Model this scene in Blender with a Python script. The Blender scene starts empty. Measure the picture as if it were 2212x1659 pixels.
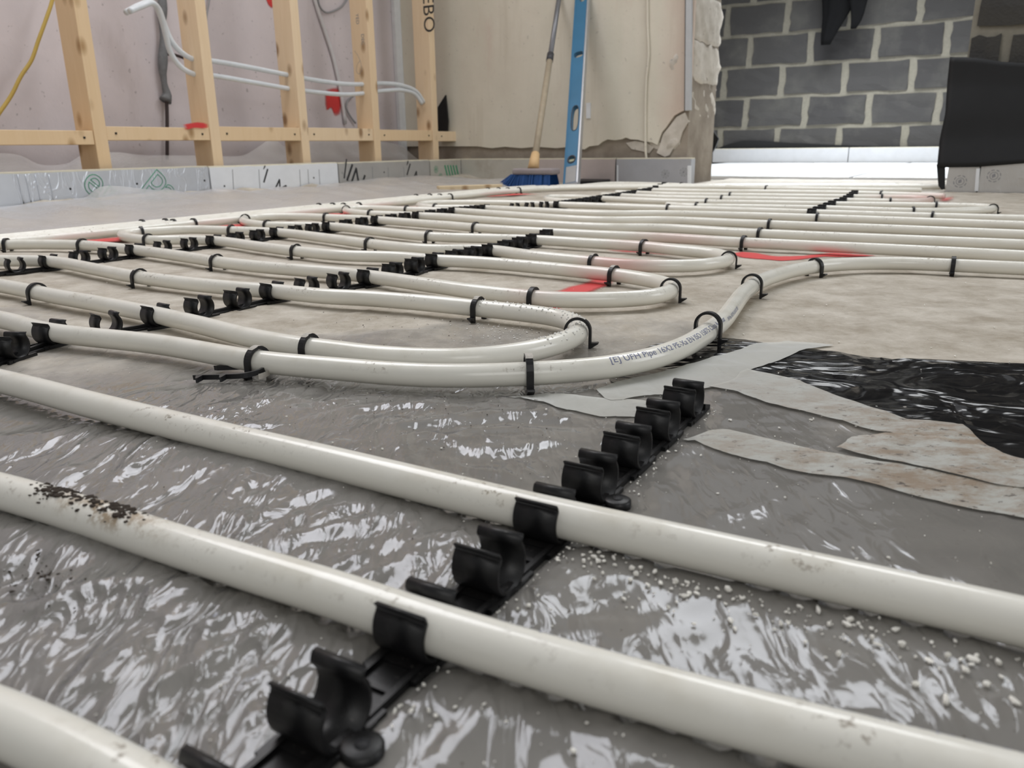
import bpy, bmesh, math, random
import numpy as np
from mathutils import Vector, Matrix
random.seed(7); RNG = np.random.default_rng(11)
SC = bpy.context.scene; COL = SC.collection

# ------------------------------------------------------------------ camera
W, H, FPX = 2212, 1659, 1700.0
PITCH, ROLL, CAMH = math.radians(16.8), 0.0129, 0.155
FW = np.array([0, math.cos(PITCH), -math.sin(PITCH)]); U0 = np.array([0, math.sin(PITCH), math.cos(PITCH)]); R0 = np.array([1.0, 0, 0])
RT = math.cos(ROLL) * R0 - math.sin(ROLL) * U0; UP = math.sin(ROLL) * R0 + math.cos(ROLL) * U0
cam = bpy.data.objects.new('camera', bpy.data.cameras.new('camera')); COL.objects.link(cam)
cam.matrix_world = Matrix(((RT[0], UP[0], -FW[0], 0), (RT[1], UP[1], -FW[1], 0), (RT[2], UP[2], -FW[2], CAMH), (0, 0, 0, 1)))
cam.data.sensor_width = 36; cam.data.lens = FPX / W * 36; cam.data.clip_start = 0.01; cam.data.clip_end = 60
cam.data.dof.use_dof = True; cam.data.dof.focus_distance = 0.62; cam.data.dof.aperture_fstop = 17
SC.camera = cam

# ------------------------------------------------------------------ world, light, exposure
wd = bpy.data.worlds.new('sky'); SC.world = wd; wd.use_nodes = True
wd.node_tree.nodes['Background'].inputs[0].default_value = (0.95, 0.97, 1.0, 1)
wd.node_tree.nodes['Background'].inputs[1].default_value = 0.29
def area(name, loc, target, sx, sy, power, col):
    l = bpy.data.lights.new(name, 'AREA'); l.shape = 'RECTANGLE'; l.size = sx; l.size_y = sy; l.energy = power; l.color = col
    o = bpy.data.objects.new(name, l); COL.objects.link(o); o.location = loc
    o.rotation_euler = (Vector(target) - Vector(loc)).to_track_quat('-Z', 'Y').to_euler()
    return o
area('rooflight', (1.0, 2.5, 2.3), (0.2, 0.9, 0), 1.25, 1.0, 23, (0.97, 0.985, 1.0))
area('left_highlight_fill', (-1.0, 2.1, 2.3), (-0.2, 0.8, 0), 1.6, 1.25, 37, (0.975, 0.97, 1.0))  # lamp added to give the film on the left its highlights
area('garden_window', (3.6, 0.3, 1.5), (0.0, 1.8, 0.3), 1.6, 1.4, 24, (0.96, 0.98, 1.0))
area('fill_behind_camera', (0.5, -2.2, 1.5), (0.0, 1.0, 0.1), 1.6, 1.2, 15, (1.0, 0.985, 0.96))  # unseen fill added behind the camera to brighten the pipe fronts
area('back_room_rooflight', (2.0, 5.0, 2.35), (1.95, 4.85, 0.0), 1.3, 1.0, 88, (0.93, 0.97, 1.0)).data.spread = 1.75
cy = SC.cycles; cy.max_bounces = 6; cy.diffuse_bounces = 3; cy.glossy_bounces = 3; cy.transmission_bounces = 2; cy.transparent_max_bounces = 6; cy.caustics_reflective = False; cy.caustics_refractive = False
SC.view_settings.view_transform = 'Standard'; SC.view_settings.look = 'None'
SC.view_settings.exposure = 0.10; SC.view_settings.gamma = 1.0; SC.view_settings.use_curve_mapping = False

# ------------------------------------------------------------------ places: sight lines meet real planes
ND = np.array([0.857, -0.515]); CD = np.array([0.515, 0.857])     # room axes: away from the stud wall / along it
def ray(x, y): return FW * FPX + RT * (x - W / 2) - UP * (y - H / 2)
def G(x, y, z=0.011):
    d = ray(x, y); t = (z - CAMH) / d[2]; return np.array([d[0] * t, d[1] * t, z])
def PN(x, y, v):
    d = ray(x, y); t = v / (d[:2] @ ND); return np.array([d[0] * t, d[1] * t, CAMH + d[2] * t])
def PC(x, y, v):
    d = ray(x, y); t = v / (d[:2] @ CD); return np.array([d[0] * t, d[1] * t, CAMH + d[2] * t])
def RM(a, c, z=0.0):                                              # room coords -> world
    p = ND * a + CD * c; return np.array([p[0], p[1], z])
STUD_A, BOARD_A = -2.26, -2.19
CREAM_C, BOARD_C, BLOCK_C, RIGHT_C = 3.27, 3.20, 6.6, 2.98
PINK_A = float(PC(867, 200, CREAM_C)[:2] @ ND)
A_PINK = float(PC(1425, 150, CREAM_C)[:2] @ ND)

# ------------------------------------------------------------------ object helpers
def tag(o, label=None, cat=None, group=None, kind=None):
    if label: o['label'] = label
    if cat: o['category'] = cat
    if group: o['group'] = group
    if kind: o['kind'] = kind
    return o
def empty(name, loc=(0, 0, 0), rz=0.0):
    o = bpy.data.objects.new(name, None); COL.objects.link(o); o.location = loc; o.rotation_euler = (0, 0, rz); o.empty_display_size = 0.02; return o
def link(name, me, parent=None, m=None):
    o = bpy.data.objects.new(name, me); COL.objects.link(o)
    if parent: o.parent = parent
    if m is not None:
        me.materials.clear(); me.materials.append(m)
    return o
def mesh(name, v, f, smooth=False):
    me = bpy.data.meshes.new(name); me.from_pydata([tuple(map(float, p)) for p in v], [], [tuple(map(int, q)) for q in f]); me.update()
    if smooth: me.polygons.foreach_set('use_smooth', [True] * len(me.polygons))
    return me
class MB:
    def __init__(s): s.v = []; s.f = []
    def add(s, v, f):
        o = len(s.v); s.v += [tuple(map(float, p)) for p in v]; s.f += [tuple(int(i) + o for i in q) for q in f]; return s
    def box(s, c, x, y, z):                                        # centre and three half-axis vectors
        c, x, y, z = (np.asarray(q, float) for q in (c, x, y, z))
        v = [c + i * x + j * y + k * z for k in (-1, 1) for j in (-1, 1) for i in (-1, 1)]
        return s.add(v, [(0, 2, 3, 1), (4, 5, 7, 6), (0, 1, 5, 4), (2, 6, 7, 3), (0, 4, 6, 2), (1, 3, 7, 5)])
    def me(s, name, smooth=False): return mesh(name, s.v, s.f, smooth)
def bevel(me, w, seg=2):
    bm = bmesh.new(); bm.from_mesh(me); bmesh.ops.recalc_face_normals(bm, faces=bm.faces)
    bmesh.ops.bevel(bm, geom=bm.edges[:], offset=w, segments=seg, affect='EDGES', profile=0.5); bm.to_mesh(me); bm.free(); return me
def fixn(me):
    bm = bmesh.new(); bm.from_mesh(me); bmesh.ops.recalc_face_normals(bm, faces=bm.faces); bm.to_mesh(me); bm.free(); return me
def frames(P):
    P = np.asarray(P, float); T = np.gradient(P, axis=0); T /= np.linalg.norm(T, axis=1)[:, None] + 1e-12
    S = []; up = np.array([0, 0, 1.0]) if abs(T[0][2]) < .9 else np.array([1.0, 0, 0]); s = np.cross(T[0], up)
    for t in T:
        s = s - t * (s @ t); s /= np.linalg.norm(s) + 1e-12; S.append(s)
    S = np.array(S); return P, T, S, np.cross(S, T)
def tube(P, r, seg=16, name='tube'):
    P, T, S, N = frames(P); r = np.broadcast_to(r, len(P)); a = np.arange(seg) * 2 * math.pi / seg
    v = (P[:, None] + r[:, None, None] * (np.cos(a)[None, :, None] * S[:, None] + np.sin(a)[None, :, None] * N[:, None])).reshape(-1, 3)
    f = [(i * seg + j, i * seg + (j + 1) % seg, (i + 1) * seg + (j + 1) % seg, (i + 1) * seg + j) for i in range(len(P) - 1) for j in range(seg)]
    f += [tuple(range(seg))[::-1], tuple((len(P) - 1) * seg + j for j in range(seg))]
    return fixn(mesh(name, v, f, True))
def catmull(P, step):
    P = np.asarray(P, float); Q = np.vstack([2 * P[0] - P[1], P, 2 * P[-1] - P[-2]]); out = []
    for i in range(1, len(Q) - 2):
        n = max(2, int(np.linalg.norm(Q[i + 1] - Q[i]) / step))
        p0, p1, p2, p3 = Q[i - 1:i + 3]
        d = [max(np.linalg.norm(b - a), 1e-6) ** .5 for a, b in ((p0, p1), (p1, p2), (p2, p3))]
        t0 = 0; t1 = d[0]; t2 = t1 + d[1]; t3 = t2 + d[2]
        for t in np.linspace(t1, t2, n, endpoint=False):
            A1 = (t1 - t) / (t1 - t0) * p0 + (t - t0) / (t1 - t0) * p1; A2 = (t2 - t) / (t2 - t1) * p1 + (t - t1) / (t2 - t1) * p2
            A3 = (t3 - t) / (t3 - t2) * p2 + (t - t2) / (t3 - t2) * p3
            B1 = (t2 - t) / (t2 - t0) * A1 + (t - t0) / (t2 - t0) * A2; B2 = (t3 - t) / (t3 - t1) * A2 + (t - t1) / (t3 - t1) * A3
            out.append((t2 - t) / (t2 - t1) * B1 + (t - t1) / (t2 - t1) * B2)
    out.append(P[-1]); return np.array(out)
def resample(P, step):
    d = np.r_[0, np.cumsum(np.linalg.norm(np.diff(P, axis=0), axis=1))]; n = max(3, int(d[-1] / step)); s = np.linspace(0, d[-1], n)
    return np.stack([np.interp(s, d, P[:, k]) for k in range(3)], 1)
def smooth(P, sigma, step):
    k = int(3 * sigma / step)
    if k < 1: return P
    w = np.exp(-.5 * (np.arange(-k, k + 1) * step / sigma) ** 2); w /= w.sum()
    E = np.vstack([2 * P[0] - P[k:0:-1], P, 2 * P[-1] - P[-2:-k - 2:-1]]) if len(P) > k + 1 else None
    if E is None: return P
    return np.stack([np.convolve(E[:, i], w, 'valid') for i in range(3)], 1)

# ------------------------------------------------------------------ noise for real relief
GRD = RNG.uniform(0, 2 * math.pi, (256, 256))
def perlin(x, y):
    xi = np.floor(x).astype(int); yi = np.floor(y).astype(int); fx = x - xi; fy = y - yi
    u = fx ** 3 * (fx * (fx * 6 - 15) + 10); v = fy ** 3 * (fy * (fy * 6 - 15) + 10)
    def g(i, j):
        a = GRD[(xi + i) % 256, (yi + j) % 256]; return np.cos(a) * (fx - i) + np.sin(a) * (fy - j)
    return ((g(0, 0) * (1 - u) + g(1, 0) * u) * (1 - v) + (g(0, 1) * (1 - u) + g(1, 1) * u) * v) * 1.4

# ------------------------------------------------------------------ materials
def nt(name):
    m = bpy.data.materials.new(name); m.use_nodes = True; t = m.node_tree; t.nodes.clear()
    out = t.nodes.new('ShaderNodeOutputMaterial'); return m, t, out
def N(t, typ, **kw):
    n = t.nodes.new(typ)
    for k, v in kw.items():
        if k.startswith('i_'):
            key = k[2:]; key = int(key) if key.isdigit() else key.replace('_', ' ')
            n.inputs[key].default_value = v
        else: setattr(n, k, v)
    return n
def L(t, a, b): t.links.new(a, b)
def coord(t, kind='Object', scale=(1, 1, 1)):
    c = N(t, 'ShaderNodeTexCoord'); mp = N(t, 'ShaderNodeMapping'); mp.inputs['Scale'].default_value = scale; L(t, c.outputs[kind], mp.inputs[0]); return mp.outputs[0]
def geo(t, scale=(1, 1, 1)):
    c = N(t, 'ShaderNodeNewGeometry'); mp = N(t, 'ShaderNodeMapping'); mp.inputs['Scale'].default_value = scale; L(t, c.outputs['Position'], mp.inputs[0]); return mp.outputs[0]
def noise(t, vec, scale, detail=4, rough=.55, dist=0):
    n = N(t, 'ShaderNodeTexNoise'); n.inputs['Scale'].default_value = scale; n.inputs['Detail'].default_value = detail; n.inputs['Roughness'].default_value = rough; n.inputs['Distortion'].default_value = dist
    L(t, vec, n.inputs['Vector']); return n.outputs['Fac']
def ramp(t, fac, stops):
    r = N(t, 'ShaderNodeValToRGB'); e = r.color_ramp.elements
    while len(e) < len(stops): e.new(.5)
    for k, (p, c) in enumerate(stops):
        e[k].position = p; e[k].color = (c, c, c, 1) if isinstance(c, (int, float)) else (*c, 1)
    L(t, fac, r.inputs[0]); return r.outputs[0]
def mixc(t, fac, a, b, mode='MIX'):
    n = N(t, 'ShaderNodeMix', data_type='RGBA', blend_type=mode)
    for s, q in ((0, fac), (6, a), (7, b)):
        if hasattr(q, 'default_value') or hasattr(q, 'is_linked'): L(t, q, n.inputs[s])
        else: n.inputs[s].default_value = q if s == 0 else (*q, 1)
    return n.outputs[2]
def math_(t, op, a, b=0.0):
    n = N(t, 'ShaderNodeMath', operation=op)
    for s, q in ((0, a), (1, b)):
        if isinstance(q, (int, float)): n.inputs[s].default_value = q
        else: L(t, q, n.inputs[s])
    return n.outputs[0]
def bump(t, h, strength, dist):
    b = N(t, 'ShaderNodeBump'); b.inputs['Strength'].default_value = strength; b.inputs['Distance'].default_value = dist; L(t, h, b.inputs['Height']); return b.outputs[0]
def bsdf(t, out, col, rough=.5, metal=0, spec=.5, nrm=None, **kw):
    b = N(t, 'ShaderNodeBsdfPrincipled')
    for key, q in (('Base Color', col), ('Roughness', rough), ('Metallic', metal), ('Specular IOR Level', spec)):
        if isinstance(q, tuple): b.inputs[key].default_value = (*q, 1)
        elif isinstance(q, (int, float)): b.inputs[key].default_value = q
        else: L(t, q, b.inputs[key])
    for k, q in kw.items(): b.inputs[k.replace('_', ' ')].default_value = q
    if nrm is not None: L(t, nrm, b.inputs['Normal'])
    L(t, b.outputs[0], out.inputs[0]); return b
def plain(name, col, rough=.5, metal=0, spec=.5, var=.12, scale=30, bmp=0.0, kind='Object'):
    m, t, o = nt(name); v = coord(t, kind); n = noise(t, v, scale)
    c = mixc(t, n, tuple(q * (1 - var) for q in col), tuple(min(1, q * (1 + var)) for q in col))
    bsdf(t, o, c, rough, metal, spec, bump(t, n, bmp, .002) if bmp else None); return m

def m_pipe():
    m, t, o = nt('pipe_plastic'); v = geo(t)
    base = mixc(t, noise(t, v, 9), (.82, .80, .715), (.87, .85, .775))
    g = N(t, 'ShaderNodeNewGeometry'); sx = N(t, 'ShaderNodeSeparateXYZ'); L(t, g.outputs['Normal'], sx.inputs[0])
    up = ramp(t, sx.outputs[2], [(.15, 0), (.75, 1)])
    d = ramp(t, noise(t, v, 260, 5, .7), [(.565, 0), (.63, 1)]); z = ramp(t, noise(t, v, 16, 3), [(.49, 0), (.64, 1)])
    dirt = math_(t, 'MULTIPLY', math_(t, 'MULTIPLY', d, z), up)
    c = mixc(t, math_(t, 'MULTIPLY', dirt, .8), base, (.16, .11, .06))
    haze = math_(t, 'MULTIPLY', ramp(t, noise(t, v, 40, 4), [(.5, 0), (.75, .45)]), up)
    c = mixc(t, haze, c, (.60, .555, .44))
    vm = N(t, 'ShaderNodeVectorMath', operation='DISTANCE'); L(t, g.outputs['Position'], vm.inputs[0]); vm.inputs[1].default_value = tuple(G(225, 1105, .019))
    tan = math_(t, 'MULTIPLY', ramp(t, vm.outputs['Value'], [(.012, 1), (.045, 0)]), ramp(t, noise(t, v, 110, 5, .7), [(.47, 0), (.58, .85)])); c = mixc(t, math_(t, 'MULTIPLY', tan, up), c, (.30, .21, .11))
    sp = None
    for (x, y, r) in SPRAY:                                       # red overspray that landed on the pipes
        vm = N(t, 'ShaderNodeVectorMath', operation='DISTANCE'); L(t, g.outputs['Position'], vm.inputs[0]); vm.inputs[1].default_value = (x, y, .011)
        q = ramp(t, math_(t, 'DIVIDE', vm.outputs['Value'], r), [(.2, .42), (1, 0)])
        sp = q if sp is None else math_(t, 'MAXIMUM', sp, q)
    c = mixc(t, sp, c, (.62, .10, .09))
    rg = mixc(t, dirt, (.17,) * 3, (.8,) * 3)
    b = bsdf(t, o, c, .26, 0, .5, bump(t, noise(t, v, 300, 3), .05, .0006)); L(t, rg, b.inputs['Roughness'])
    return m
def m_black(name='black_plastic', col=.005, rough=.42, dust=.22):
    m, t, o = nt(name); v = geo(t); sp = ramp(t, noise(t, v, 700, 3, .7), [(.64, 0), (.72, 1)])
    g = N(t, 'ShaderNodeNewGeometry'); sx = N(t, 'ShaderNodeSeparateXYZ'); L(t, g.outputs['Normal'], sx.inputs[0])
    up = ramp(t, sx.outputs[2], [(.3, 0), (.9, 1)])
    c = mixc(t, math_(t, 'MULTIPLY', math_(t, 'MULTIPLY', sp, up), dust), (col, col, col * 1.12), (.45, .42, .38))
    n2 = noise(t, v, 90, 3); c = mixc(t, math_(t, 'MULTIPLY', math_(t, 'MULTIPLY', n2, up), .10 * min(1, dust * 2)), c, (.3, .28, .25))
    bsdf(t, o, c, rough, 0, .4, bump(t, noise(t, v, 900, 2), .12, .0004)); return m
def m_film(name, body, tint, dusty=True, crumple=1.0, gloss=.10, opac=.6, skin=1.6):
    """polythene: a see-through body that scatters some light, under a glossy skin"""
    m, t, o = nt(name); v = geo(t)
    mp = N(t, 'ShaderNodeMapping'); mp.inputs['Rotation'].default_value = (0, 0, math.radians(30)); mp.inputs['Scale'].default_value = (1.9, .62, 1); L(t, v, mp.inputs[0])
    w = N(t, 'ShaderNodeTexNoise'); w.inputs['Scale'].default_value = 26; w.inputs['Detail'].default_value = 2; L(t, mp.outputs[0], w.inputs['Vector'])
    dv = N(t, 'ShaderNodeVectorMath', operation='MULTIPLY_ADD'); L(t, w.outputs['Color'], dv.inputs[0]); dv.inputs[1].default_value = (.055, .055, 0); L(t, mp.outputs[0], dv.inputs[2])
    vo = N(t, 'ShaderNodeTexVoronoi', feature='F1'); vo.inputs['Scale'].default_value = 84; L(t, dv.outputs[0], vo.inputs['Vector'])
    rd = N(t, 'ShaderNodeTexNoise', noise_type='RIDGED_MULTIFRACTAL'); rd.inputs['Scale'].default_value = 34; rd.inputs['Detail'].default_value = 3.2; rd.inputs['Roughness'].default_value = .45; rd.inputs['Offset'].default_value = .9; rd.inputs['Gain'].default_value = 2.0; L(t, dv.outputs[0], rd.inputs['Vector'])
    n2 = math_(t, 'MULTIPLY', rd.outputs['Fac'], .62)
    zone = ramp(t, noise(t, v, 4.2, 2), [(.40, .12), (.62, 1)])
    if dusty:
        az = N(t, 'ShaderNodeAttribute', attribute_name='crinkle'); zone = math_(t, 'MULTIPLY', az.outputs['Fac'], ramp(t, noise(t, v, 13, 3), [(.38, .25), (.6, 1)]))
    hh = math_(t, 'MULTIPLY', math_(t, 'ADD', math_(t, 'MULTIPLY', vo.outputs['Distance'], .9), n2), zone)
    if dusty:
        at = N(t, 'ShaderNodeAttribute', attribute_name='dust'); du = at.outputs['Fac']
        du = ramp(t, math_(t, 'ADD', du, math_(t, 'MULTIPLY', math_(t, 'SUBTRACT', noise(t, v, 11, 5, .65), .5), 1.0)), [(.30, 0), (.72, 1)])
    else: du = None
    nr = bump(t, hh, .8 * crumple, .0030)
    col = mixc(t, noise(t, v, 6, 5, .6), tuple(q * (.62 if dusty else .86) for q in body), tuple(min(1, q * 1.16) for q in body))
    if dusty:
        dc = mixc(t, ramp(t, noise(t, v, 17, 6, .74), [(.36, 0), (.64, 1)]), (.37, .32, .245), (.60, .55, .465))
        col = mixc(t, du, col, dc)
        sp = ramp(t, noise(t, v, 420, 2, .6), [(.70, 0), (.74, 1)]); col = mixc(t, math_(t, 'MULTIPLY', sp, .55), col, (.12, .09, .06))
    df = N(t, 'ShaderNodeBsdfDiffuse'); L(t, col, df.inputs[0]); L(t, nr, df.inputs['Normal'])
    tr = N(t, 'ShaderNodeBsdfTransparent'); tr.inputs[0].default_value = (*tint, 1)
    m1 = N(t, 'ShaderNodeMixShader'); L(t, tr.outputs[0], m1.inputs[1]); L(t, df.outputs[0], m1.inputs[2])
    if dusty: L(t, math_(t, 'ADD', math_(t, 'MULTIPLY', du, .38), opac), m1.inputs[0])
    else: m1.inputs[0].default_value = opac
    gl = N(t, 'ShaderNodeBsdfGlossy'); gl.inputs['Color'].default_value = (.93, .95, 1, 1); gl.inputs['Roughness'].default_value = gloss; L(t, nr, gl.inputs['Normal'])
    if dusty: L(t, math_(t, 'ADD', math_(t, 'MULTIPLY', du, .36), gloss), gl.inputs['Roughness'])
    fr = N(t, 'ShaderNodeFresnel'); fr.inputs[0].default_value = 1.5; L(t, nr, fr.inputs['Normal'])
    ff = math_(t, 'MULTIPLY', fr.outputs[0], skin)
    if dusty: ff = math_(t, 'MULTIPLY', ff, math_(t, 'SUBTRACT', 1.0, math_(t, 'MULTIPLY', du, .8)))
    m2 = N(t, 'ShaderNodeMixShader'); L(t, ff, m2.inputs[0]); L(t, m1.outputs[0], m2.inputs[1]); L(t, gl.outputs[0], m2.inputs[2]); L(t, m2.outputs[0], o.inputs[0])
    return m
def m_wood(name, a, b):
    m, t, o = nt(name); v = coord(t, 'Object', (1, 1, .09)); oi = N(t, 'ShaderNodeObjectInfo')
    off = N(t, 'ShaderNodeVectorMath', operation='ADD'); L(t, v, off.inputs[0]); L(t, oi.outputs['Location'], off.inputs[1])
    g = noise(t, off.outputs[0], 55, 5, .6, 1.2); c = mixc(t, g, a, b)
    kv = coord(t, 'Object', (1, 1, .55)); o2 = N(t, 'ShaderNodeVectorMath', operation='ADD'); L(t, kv, o2.inputs[0]); L(t, oi.outputs['Location'], o2.inputs[1])
    vo = N(t, 'ShaderNodeTexVoronoi'); vo.inputs['Scale'].default_value = 15; L(t, o2.outputs[0], vo.inputs['Vector'])
    c = mixc(t, ramp(t, vo.outputs['Distance'], [(.10, .8), (.26, 0)]), c, (.19, .085, .03))
    c = mixc(t, math_(t, 'MULTIPLY', oi.outputs['Random'], .42), c, (.66, .40, .15))
    bsdf(t, o, c, .62, 0, .3, bump(t, g, .15, .001)); return m
def m_plaster(name, a, b, stain, sc=3.0, spots=.4):
    m, t, o = nt(name); v = geo(t); c = mixc(t, ramp(t, noise(t, v, sc, 5, .6), [(.35, 0), (.68, 1)]), a, b)
    st = ramp(t, noise(t, geo(t, (1, 1, .35)), 5, 6, .7), [(.60, 0), (.78, .55)]); c = mixc(t, st, c, stain)
    sp = ramp(t, noise(t, v, 62, 2, .5), [(.69, 0), (.73, 1)]); c = mixc(t, math_(t, 'MULTIPLY', sp, spots), c, (.13, .11, .11))
    if name == 'old_cream_plaster':                               # old washes of paint run down the wall, a pinkish one beside the broken end
        stv = noise(t, geo(t, (1, 1, .10)), 9, 4, .6); c = mixc(t, ramp(t, stv, [(.45, 0), (.62, .5)]), c, (.66, .63, .52)); c = mixc(t, ramp(t, stv, [(.30, .45), (.42, 0)]), c, (.52, .46, .36))
        g = N(t, 'ShaderNodeNewGeometry'); dp = N(t, 'ShaderNodeVectorMath', operation='DOT_PRODUCT'); L(t, g.outputs['Position'], dp.inputs[0]); dp.inputs[1].default_value = (*ND, 0)
        e = A_PINK; pk = ramp(t, math_(t, 'ADD', math_(t, 'MULTIPLY', math_(t, 'SUBTRACT', dp.outputs['Value'], e), 4.0), math_(t, 'MULTIPLY', noise(t, v, 5, 4), .6)), [(.25, 0), (.7, .65)]); c = mixc(t, pk, c, (.62, .475, .40))
    bsdf(t, o, c, .85, 0, .25, bump(t, noise(t, v, 60, 5), .25, .003)); return m
def m_foil(name, col, rough, dirt=.2, line=True, wr=.4, metal=.45):
    m, t, o = nt(name); v = coord(t, 'Object'); n = noise(t, v, 20, 4); c = mixc(t, n, tuple(q * .85 for q in col), col)
    c = mixc(t, math_(t, 'MULTIPLY', ramp(t, noise(t, v, 9, 5, .7), [(.5, 0), (.75, 1)]), dirt), c, (.42, .38, .32))
    cr = N(t, 'ShaderNodeTexNoise'); cr.inputs['Scale'].default_value = 16; cr.inputs['Detail'].default_value = 3; cr.inputs['Distortion'].default_value = 1.0; L(t, coord(t, 'Object', (1.6, 1, .5)), cr.inputs['Vector'])
    h = ramp(t, cr.outputs['Fac'], [(.46, 0), (.5, 1), (.54, 0)])
    bsdf(t, o, c, rough, metal, .5, bump(t, h, wr, .003)); return m
def m_paint(name='red_spray'):
    m, t, o = nt(name); v = geo(t); at = N(t, 'ShaderNodeAttribute', attribute_name='edge')
    k = math_(t, 'ADD', at.outputs['Fac'], math_(t, 'MULTIPLY', math_(t, 'SUBTRACT', noise(t, v, 55, 5, .7), .5), .75)); a = ramp(t, k, [(.15, 0), (.95, 1)])
    df = N(t, 'ShaderNodeBsdfPrincipled'); df.inputs['Base Color'].default_value = (.66, .045, .045, 1); df.inputs['Roughness'].default_value = .55
    tr = N(t, 'ShaderNodeBsdfTransparent'); mx = N(t, 'ShaderNodeMixShader'); L(t, a, mx.inputs[0]); L(t, tr.outputs[0], mx.inputs[1]); L(t, df.outputs[0], mx.inputs[2]); L(t, mx.outputs[0], o.inputs[0]); return m
def m_block(name, a, b, stain):
    m, t, o = nt(name); v = geo(t); oi = N(t, 'ShaderNodeObjectInfo'); c = mixc(t, oi.outputs['Random'], a, b)
    c = mixc(t, ramp(t, noise(t, v, 3.4, 5, .65), [(.48, 0), (.72, .6)]), c, stain); c = mixc(t, math_(t, 'MULTIPLY', noise(t, v, 160, 2), .35), c, (.05, .05, .055))
    bsdf(t, o, c, .95, 0, .2, bump(t, noise(t, v, 120, 4), .5, .004)); return m

SPRAY = [tuple(G(1235, 625, 0)[:2]) + (.07,), tuple(G(1330, 592, 0)[:2]) + (.07,), tuple(G(1430, 540, 0)[:2]) + (.10,), tuple(G(1180, 655, 0)[:2]) + (.05,), tuple(G(2050, 440, 0)[:2]) + (.22,)]
PIPE = m_pipe(); BLACK = m_black(); STAPLE = m_black('staple_plastic', .010, .42, .15)
FILM = m_film('polythene_film', (.42, .40, .365), (.92, .92, .9), True, 1.0, .09, .55, 1.0)
DRAPE = m_film('loose_polythene', (.78, .76, .73), (.95, .95, .95), False, .6, .30, .40, .7)
TAPE = m_film('jointing_tape', (.53, .525, .47), (.9, .9, .86), False, .25, .5, .72, .4)
WOOD = m_wood('sawn_softwood', (.87, .70, .50), (.75, .565, .36)); PALEWOOD = m_wood('planed_pale_wood', (.72, .62, .45), (.60, .49, .32))
PINK = m_plaster('pink_plaster', (.70, .635, .645), (.62, .565, .58), (.50, .45, .45)); CREAM = m_plaster('old_cream_plaster', (.74, .69, .585), (.64, .585, .49), (.60, .47, .40), 2.2, .25)
RENDER = m_plaster('broken_render', (.38, .33, .27), (.25, .21, .17), (.48, .44, .38), 9, .5); PALE = m_plaster('pale_mortar', (.68, .63, .56), (.50, .455, .39), (.27, .23, .19), 14, .5)
BLOCKM = m_block('dense_block', (.052, .050, .050), (.080, .077, .074), (.14, .135, .12)); DARKBLOCK = m_block('dark_block', (.035, .035, .037), (.055, .053, .05), (.08, .075, .06))
MORTAR = plain('mortar_joint', (.24, .225, .185), .95, 0, .2, .2, 60, .4)
FOIL = m_foil('bright_foil', (.76, .79, .84), .36, .12, True, .3, .6); FOILW = m_foil('pale_foil', (.94, .96, .99), .45, .05, True, .08, .12); FOILBACK = m_foil('back_foil', (.60, .61, .63), .5, .1, True, .08, .2); FOILG = m_foil('grey_foil', (.56, .55, .53), .42, .35, True, .12); FOILDUST = m_foil('dusty_foil', (.62, .60, .54), .6, .8, True, .15)
FOAM = plain('foam_core', (.75, .70, .55), .9); MEMB = plain('black_membrane', (.007, .0075, .0085), .6, 0, .4, .3, 18, .3); PLASTICBLACK = None
GREEN = plain('green_ink', (.015, .30, .14), .6); INK = plain('black_ink', (.02, .02, .022), .6); BLUEINK = plain('blue_ink', (.17, .19, .31), .6); GREYINK = plain('grey_ink', (.25, .25, .26), .6)
RED = m_paint()
WHITEPL = plain('white_plastic', (.74, .76, .78), .35); CRUMB = plain('plaster_crumb', (.92, .89, .82), .95, 0, .2, .1, 400); SOIL = plain('soil', (.035, .024, .016), .95)
def attr(me, name, vals):
    a = me.attributes.new(name, 'FLOAT', 'POINT'); a.data.foreach_set('value', np.asarray(vals, np.float32))

# ------------------------------------------------------------------ pipe runs (paths only; meshes later)
RAIL1 = [(576, 1476), (807, 1303), (979, 1174), (1111, 1075), (1216, 996), (1302, 932), (1373, 879), (1433, 834)]
w1 = np.array([G(*q, z=.0203) for q in RAIL1]); R1D = (w1[-1] - w1[0]) / np.linalg.norm(w1[-1] - w1[0]); R1P = np.array([R1D[1], -R1D[0], 0]); R1S = np.linalg.norm(w1[-1] - w1[0]) / 7
R1O = w1.mean(0) - 3.5 * R1S * R1D + .0088 * R1D + .0095 * R1P; R1O[2] = 0
def r1(i): return R1O + R1D * R1S * i
ZP = .0112
PIPES = {}; EDGE = np.array([ND[0], ND[1], 0.0])
def run(key, px, sigma=.02, step=.006, pre=None, post=None, z=ZP):
    P = [G(*q, z=z) if len(q) == 2 else np.array(q, float) for q in px]
    if pre is not None: P = list(pre) + P
    if post is not None: P = P + list(post)
    P = resample(catmull(P, .008), step); P = smooth(P, sigma, step); P[:, 2] = z; PIPES[key] = P
up3 = lambda p: np.array([p[0], p[1], ZP])
run('P1', [(-160, 1500), (0, 1556), (200, 1652)], .01, post=[up3(r1(-1)), up3(r1(-1) + R1P * .14 - R1D * .006), up3(r1(-1) + R1P * .5 - R1D * .03)])
run('P2', [(-520, 945), (-260, 998), (0, 1060), (200, 1119), (334, 1163), (560, 1234), (740, 1289)], .012, post=[up3(r1(1))] + [G(*q, z=ZP) for q in [(1035, 1388), (1400, 1495), (1840, 1612), (2212, 1706), (2700, 1830)]])
run('P3', [(-600, 722), (-300, 766), (0, 823), (207, 877), (480, 944), (700, 996), (900, 1045)], .012, post=[up3(r1(3))] + [G(*q, z=ZP) for q in [(1400, 1162), (1800, 1252), (2212, 1344), (2700, 1460)]])
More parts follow.
